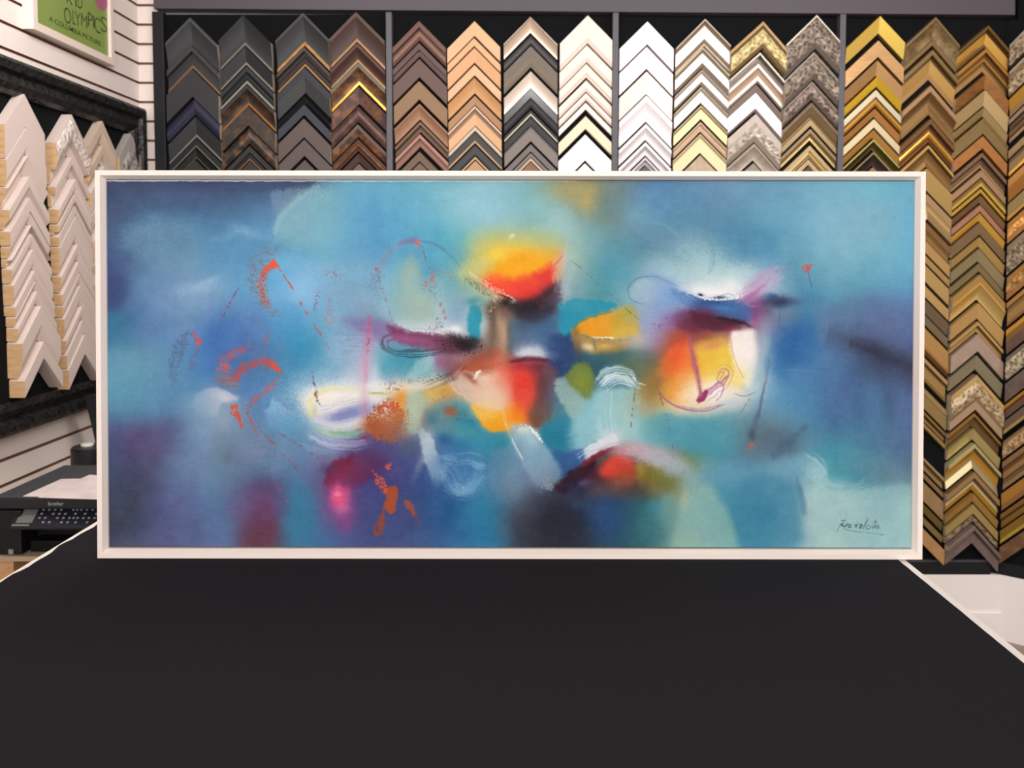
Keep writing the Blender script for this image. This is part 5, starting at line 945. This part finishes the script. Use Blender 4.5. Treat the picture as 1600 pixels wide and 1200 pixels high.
for ci, colm in enumerate(LW):
    for i, (px, y0, y1, th, sp, ds) in enumerate(colm):
        for a, b in subs: sp = sp.replace(a, b)
        H = (.045 if th > 80 else (30+(th-50)*.25)/1000); 
        if i == 0: Y0 = atX(px, y0, XB+H).y
        a = atY(px, y0, Y0); b = atY(px, y1, Y0); bk = max(lean(a.z-.05)+.001, a.x-XB-H)
        w_ = (.104, .104, .100, .098)[ci]
        o = chevron(a.z-b.z-.002, w_, w_, 1, 1, H, bands(sp), RAWP, back=min(bk, .07)); o.rotation_euler = (0, 0, math.pi/2); o.location = (XB+.0005, a.y, a.z)
        tag(o, '%s corner sample, %s in %s column of left wall frame' % (ds, ORD[i] if i < len(colm)-1 or ci > 1 else 'bottom', ('nearest', 'second', 'third', 'farthest')[ci]), 'frame sample', GW)

# ------------------------------------------------------------------ framed green poster on the left wall
XP = WX_+.034; a = atX(53, 51, XP); b = atX(179.5, 98, XP); zb = (a.z+b.z)/2; zt = zb+.62
post = empty('framed_poster', (WX_, (a.y+b.y)/2, zb), 'green cartoon film poster in a white box frame on slat wall', 'poster')
MP = Matrix(((0,0,1,WX_),(1,0,0,0),(0,1,0,0),(0,0,0,1)))
rails((a.y, b.y, zb, zt), [(0,.0005),(0,.034),(.024,.034),(.026,.013),(.04,.013),(.04,.0005)], MP, mat('ead8cc', .45), parent=post)
g0 = a.y+.0265; g1 = b.y-.0265
place(bbox('poster_print', WX_+.014, WX_+.0235, g0, g1, zb+.0265, zt-.0265, mat('86994c', .4, 0, 'mottle', '7d9248', scale=6, bump=0)), post)
XT = WX_+.0238
def letters(name, items, m, ext=.0004, parent=None, M=None):
    bm = bmesh.new()
    for ch, P, hgt, wd, sh in items:
        cu = bpy.data.curves.new('t', 'FONT'); cu.body = ch; cu.offset = -.012 if len(ch) < 3 else .002
        ob = bpy.data.objects.new('t', cu); COL.objects.link(ob); dg = bpy.context.evaluated_depsgraph_get()
        me = bpy.data.meshes.new_from_object(ob.evaluated_get(dg)); bpy.data.objects.remove(ob)
        xs = [v.co.x for v in me.vertices]; ys = [v.co.y for v in me.vertices]
        x0, x1, y0, y1 = min(xs), max(xs), min(ys), max(ys)
        for v in me.vertices:
            u = (v.co.x-x0)/max(x1-x0, .01)*wd; t = (v.co.y-y0)/max(y1-y0, .01)*hgt
            v.co = Vector(P)+AX[0]*(u+sh*t)+AX[1]*t
        bm.from_mesh(me)
    ex = bmesh.ops.extrude_face_region(bm, geom=bm.faces[:])
    for v in ex['geom']:
        if isinstance(v, bmesh.types.BMVert): v.co += AX[2]*ext
    bmesh.ops.recalc_face_normals(bm, faces=bm.faces)
    o = link(name, bm, m)
    if parent: place(o, parent)
    return o
AX = (Vector((0,1,0)), Vector((0,0,1)), Vector((1,0,0)))
M_ink = mat('2c3d1a', .5)
def pl(u, v): return atX(50+u/12.3, v/12.3, XT)
def lt(ch, u0, u1, v0, v1, sh=0):
    A = pl(u0, v1); B = pl(u1, v1); D = pl(u0, v0); return (ch, (XT, A.y, A.z), D.z-A.z, B.y-A.y, sh)
letters('title_lettering', [lt('O',620,750,120,415), lt('L',785,835,190,455), lt('Y',830,930,215,470), lt('M',950,1060,250,490), lt('P',1080,1165,230,490), lt('I',1178,1200,300,525), lt('C',1205,1320,310,600), lt('S',1330,1440,300,585)], M_ink, parent=post)
letters('title_lettering', [lt('K',670,780,-190,45), lt('I',835,855,-150,125), lt('D',880,970,-130,140)], M_ink, parent=post)
A = pl(330, 400); B = pl(1320, 835)
letters('caption_lettering', [('A COLUMBIA PICTURE', (XT, A.y, A.z), .016, B.y-A.y, 0)], M_ink, parent=post)
bm = bmesh.new(); cpt = pl(1335, -60); vs = []
for i in range(28):
    t = i/28*2*math.pi; vs.append(bm.verts.new((XT, cpt.y+.052*math.cos(t), cpt.z+.046*math.sin(t)*(1-.2*math.cos(t)))))
bm.faces.new(vs); ex = bmesh.ops.extrude_face_region(bm, geom=bm.faces[:])
for v in ex['geom']:
    if isinstance(v, bmesh.types.BMVert): v.co.x += .0004
bmesh.ops.recalc_face_normals(bm, faces=bm.faces); place(link('pink_shape', bm, mat('a8567c', .5)), post)

# ------------------------------------------------------------------ counter with black cloth
TZ = 1.10; TX0, TX1, TY0, TY1 = -.7326, .5575, .22, 1.62
ctr = empty('counter', (0, (TY0+TY1)/2, 0), 'white topped shop counter in the foreground', 'counter')
M_lam = mat('fff4ec', .45)
place(bbox('counter_top', TX0, TX1, TY0, TY1, TZ-.036, TZ-.004, M_lam, bev=.002), ctr)
place(bbox('cabinet_body', TX0+.03, TX1-.03, TY0+.03, TY1-.03, .08, TZ-.036, mat('d8ccc4', .5)), ctr)
place(bbox('plinth', TX0+.06, TX1-.06, TY0+.06, TY1-.06, 0, .08, mat('504a46', .6)), ctr)
bm = bmesh.new(); rg = random.Random(4); L = []; R = []; n = 90
for i in range(n+1):
    y = TY0+.01+(TY1-TY0-.02)*i/n
    L.append((-.7185+.0022*math.sin(y*41)+.0016*math.sin(y*97+1)+rg.uniform(-.0006,.0006), y)); R.append((.5415+rg.uniform(-.0003,.0003), y))
loop = L+R[::-1]; lo = [bm.verts.new((x, y, TZ-.004)) for x, y in loop]; hi = [bm.verts.new((x, y, TZ)) for x, y in loop]
m2 = len(loop)
for i in range(n):
    j = m2-1-i
    bm.faces.new((hi[i], hi[i+1], hi[j-1], hi[j])); bm.faces.new((lo[i], lo[j], lo[j-1], lo[i+1]))
for i in range(m2): bm.faces.new((lo[i], lo[(i+1) % m2], hi[(i+1) % m2], hi[i]))
bmesh.ops.recalc_face_normals(bm, faces=bm.faces)
tag(link('table_cloth', bm, mat('29272a', .9, 0, 'mottle', '212022', spec=.03, scale=900, bump=.2)), 'black felt mat covering the counter top, ragged along its left edge', 'mat')

# ------------------------------------------------------------------ the framed painting
bl = atZ(152, 873, TZ); br = atZ(1441, 873.5, TZ); Yb_ = (bl.y+br.y)/2
vdir = RM @ Vector((0, 0, -1)); org = Vector((0, 0, CAM_H))
zc = (Vector(((bl.x+br.x)/2, Yb_, TZ))-org).dot(vdir)
tl = org+ray(147, 266.5)*(zc*1289/1299); tr = org+ray(1446, 267.5)*(zc*1289/1299)
top = (tl+tr)/2; bot = Vector(((bl.x+br.x)/2, Yb_, TZ)); xc = (top.x+bot.x)/2; bot.x = xc; top.x = xc
V_ = (top-bot).normalized(); U_ = Vector((1, 0, 0)); N_ = U_.cross(V_); HT = (top-bot).length; WD = ((br.x-bl.x)+(tr.x-tl.x))/2
MF = Matrix(((U_.x, V_.x, N_.x, bot.x), (U_.y, V_.y, N_.y, bot.y), (U_.z, V_.z, N_.z, bot.z), (0, 0, 0, 1)))
paint = empty('framed_painting', bot, 'wide abstract blue painting in a thin white frame standing on the counter', 'painting')
rails((-WD/2, WD/2, 0, HT), [(0,-.034),(0,0),(.0072,0),(.0118,-.009),(.0118,-.028),(.03,-.028),(.03,-.034)], MF, mat('f4e5db', .42), parent=paint)
nz = N_; p0c = MF @ Vector((0, 0, -.0125))
ca = MF.inverted() @ hit(163, 569, p0c, nz); cb = MF.inverted() @ hit(1428, 569, p0c, nz); cc = MF.inverted() @ hit(800, 854.9, p0c, nz); cd = MF.inverted() @ hit(800, 282, p0c, nz)
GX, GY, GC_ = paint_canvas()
Hh, Wh = GX.shape
uu = ca.x+(cb.x-ca.x)*(GX-PX0)/(PX1-PX0); vv = cd.y+(cc.y-cd.y)*(GY-PY0)/(PY1-PY0)
M3 = np.array(MF)
P = np.stack([uu, vv, np.full_like(uu, -.0125), np.ones_like(uu)], -1).reshape(-1, 4) @ M3.T
nb = 4; back = [(ca.x, cd.y), (cb.x, cd.y), (cb.x, cc.y), (ca.x, cc.y)]
PB = np.array([[u, v, -.0275, 1] for u, v in back]) @ M3.T
co = np.concatenate([P[:, :3], PB[:, :3]]).astype(np.float32)
idx = np.arange(Hh*Wh).reshape(Hh, Wh)
Q = np.stack([idx[:-1, :-1], idx[1:, :-1], idx[1:, 1:], idx[:-1, 1:]], -1).reshape(-1, 4)
base = Hh*Wh; sides = []
ring = [idx[0, :], idx[:, -1], idx[-1, ::-1], idx[::-1, 0]]
polys = [list(r)+[base+(k+1) % 4, base+k] for k, r in enumerate(ring)]+[[base+3, base+2, base+1, base]]
me = bpy.data.meshes.new('canvas'); me.vertices.add(len(co)); me.vertices.foreach_set('co', co.ravel())
loops = np.concatenate([Q.ravel()]+[np.array(p) for p in polys]).astype(np.int32)
starts = list(range(0, Q.size, 4)); s_ = Q.size
for p in polys: starts.append(s_); s_ += len(p)
me.loops.add(len(loops)); me.loops.foreach_set('vertex_index', loops)
me.polygons.add(len(starts)); me.polygons.foreach_set('loop_start', np.array(starts, np.int32))
me.update(calc_edges=True)
sr = np.clip(GC_/255, 0, 1); TINT = np.array([1.0, 1.0, 1.0]); ln = np.where(sr <= .04045, sr/12.92, ((sr+.055)/1.055)**2.4).reshape(-1, 3)
colr = np.ones((len(co), 4), np.float32); colr[:len(ln), :3] = ln; colr[:len(ln), :3] *= np.array([.86, .905, .94], np.float32); colr[len(ln):, :3] = .7
at_ = me.color_attributes.new('paint', 'FLOAT_COLOR', 'POINT'); at_.data.foreach_set('color', colr.ravel())
mp_ = bpy.data.materials.new('oil_paint'); mp_.use_nodes = True; nt = mp_.node_tree
an = nt.nodes.new('ShaderNodeAttribute'); an.attribute_name = 'paint'; bs = nt.nodes['Principled BSDF']
nt.links.new(an.outputs['Color'], bs.inputs['Base Color']); bs.inputs['Roughness'].default_value = .6; bs.inputs['Specular IOR Level'].default_value = .08
me.materials.append(mp_)
cv = bpy.data.objects.new('canvas', me); COL.objects.link(cv); place(cv, paint)

# ------------------------------------------------------------------ shelf, printer, papers, canister in the left corner
SH = .805; PYF = 2.15
shf = empty('shelf_unit', (-1.2, 2.55, 0), 'low wooden shelf unit under the printer', 'shelf')
M_wood = mat('c69a6a', .6, 0, 'wood', 'b3855a', scale=20); M_wd2 = mat('6e5446', .7)
place(bbox('shelf_top', -1.528, -.86, 2.14, 2.98, SH-.012, SH, mat('a8957c', .5)), shf)
for x0_, x1_ in ((-1.528, -1.278), (-.89, -.862)): place(bbox('side_panel', x0_, x1_, 2.15, 2.97, 0, SH-.012, M_wood), shf)
place(bbox('back_panel', -1.278, -.89, 2.6, 2.62, 0, SH-.012, M_wd2), shf)
pr = empty('printer', (-1.13, PYF+.17, SH), 'black inkjet office printer with keypad, on the wooden shelf behind the counter', 'printer')
MK = mat('151618', .45, spec=.4); MK2 = mat('0a0a0b', .6, spec=.2); MLID = mat('44474a', .45, spec=.3)
X0p, X1p = -1.332, -.93; ZT = .947
place(bbox('lid', X0p, X1p, PYF, 2.50, ZT-.026, ZT, mat('1e1f24', .4, spec=.4), bev=.004), pr)
place(bbox('lid_panel', X0p+.004, X1p-.004, PYF+.006, 2.495, ZT, ZT+.0015, MLID), pr)
place(bbox('body', X0p, X1p, PYF+.075, 2.49, SH+.002, ZT-.027, MK), pr)
place(bbox('side_cheek', X0p, X0p+.075, PYF, PYF+.075, SH+.002, ZT-.030, mat('121314', .5, spec=.3), bev=.003), pr)
place(bbox('paper_tray', X0p+.085, X1p-.02, PYF+.02, PYF+.075, SH+.002, SH+.03, MK2, bev=.003), pr)
mt = Matrix.Translation((0, PYF+.03, ZT-.034)) @ Matrix.Rotation(math.radians(-52), 4, 'X')
cp = bbox('control_panel', X0p+.06, X1p-.005, -.008, 0, -.062, 0, mat('1a1c24', .35, spec=.4), M=mt, bev=.001); place(cp, pr)
def onpanel(name, x0, x1, s0, s1, m, d=.0012):
    o = bbox(name, x0, x1, -.008-d, -.0075, -.062*s1, -.062*s0, m, M=mt); o.parent = cp; return o
onpanel('screen', -1.262, -1.222, .12, .78, mat('6a6a66', .25)); onpanel('screen_border', -1.268, -1.226, .84, .92, mat('70706c', .4))
mb = mat('8a8c98', .5); 
for r_ in range(4):
    for x_ in (-1.212, -1.198, -1.183, -1.168, -1.153, -1.138, -1.128, -1.118, -1.104, -1.090, -1.076, -1.062, -1.05):
        if (r_*7+int(-x_*1000)) % 4 == 1: continue
        onpanel('button', x_, x_+.0055, .1+.2*r_, .18+.2*r_, mb)
AX = (Vector((1,0,0)), Vector((0,0,1)), Vector((0,-1,0)))
lg = atY(75, 790, PYF-.0005)
letters('logo', [('brother', (lg.x, PYF-.0002, lg.z), .010, .038, .1)], mat('b8b8bc', .4), parent=pr)
stp = atY(13, 866, PYF-.001); place(bbox('sticker', stp.x, stp.x+.012, PYF-.0008, PYF+.0002, stp.z, stp.z+.012, mat('8a8488', .5)), pr)
def sheet(name, pts, z, label):
    bm = bmesh.new(); n = 10; G = []
    P4 = [atZ(px, py, z) for px, py in pts]
    for i in range(n+1):
        row = []
        for j in range(n+1):
            s, t = i/n, j/n; p = P4[0]*(1-s)*(1-t)+P4[1]*s*(1-t)+P4[2]*s*t+P4[3]*(1-s)*t
            row.append(bm.verts.new((p.x, p.y, z+.0004+.0025*max(0, math.sin(s*5+t*3))*t*s)))
        G.append(row)
    for i in range(n):
        for j in range(n): bm.faces.new((G[i][j], G[i+1][j], G[i+1][j+1], G[i][j+1]))
    ex = bmesh.ops.extrude_face_region(bm, geom=bm.faces[:])
    for v in ex['geom']:
        if isinstance(v, bmesh.types.BMVert): v.co.z += .0012
    bmesh.ops.recalc_face_normals(bm, faces=bm.faces)
    return tag(link(name, bm, mat('e8d8d4', .6, 0, 'mottle', 'd0c0c0', scale=14, bump=0)), label, 'paper', 'papers on the printer')
sheet('paper_sheet', [(36,776),(96,749),(230,748),(225,780)], ZT+.0017, 'white printed sheet lying on the printer lid, lower of the two')
sheet('paper_sheet', [(60,778),(140,742.5),(262,752),(225,783)], ZT+.0062, 'white creased sheet on top of the other sheet on the printer lid')
def disc(name, x, y, z0, z1, r0, m, n=40, bev=.003):
    bm = bmesh.new(); bmesh.ops.create_cone(bm, cap_ends=True, segments=n, radius1=r0, radius2=r0, depth=z1-z0, matrix=Matrix.Translation((x, y, (z0+z1)/2)))
    if bev: bmesh.ops.bevel(bm, geom=[e for e in bm.edges if abs(e.verts[0].co.z-e.verts[1].co.z) < 1e-6], offset=bev, segments=2, affect='EDGES')
    return link(name, bm, m, smooth=False)
cY = 2.66; cX = (135-828)/1380*cY; cT = CAM_H-(702-403)*cY/1380
can = empty('canister', (cX, cY, SH), 'round black canister with a white cap behind the printer', 'canister')
place(disc('body', cX, cY, SH, cT, .055, mat('0f1012', .45)), can)
place(disc('rim', cX, cY, cT, cT+.003, .052, mat('34343a', .4), bev=.001), can)
place(disc('cap', cX-.010, cY, cT+.003, cT+.011, .0185, mat('e0dcd4', .5), bev=.002), can)
q = [atY(x, y, 2.86) for x, y in ((131, 618), (232, 618), (250, 763), (163, 763))]; q[2].z = q[3].z = SH
bm = bmesh.new(); a = [bm.verts.new((p.x, 2.86, p.z)) for p in q]; b = [bm.verts.new((p.x, 2.885, p.z)) for p in q]
bm.faces.new(a); bm.faces.new(b[::-1])
for i in range(4): bm.faces.new((a[i], b[i], b[(i+1) % 4], a[(i+1) % 4]))
bmesh.ops.recalc_face_normals(bm, faces=bm.faces); bmesh.ops.bevel(bm, geom=bm.edges[:], offset=.003, segments=1, affect='EDGES')
tag(link('display_board', bm, mat('16171a', .4)), 'black board standing behind the canister below the wall frame', 'board')
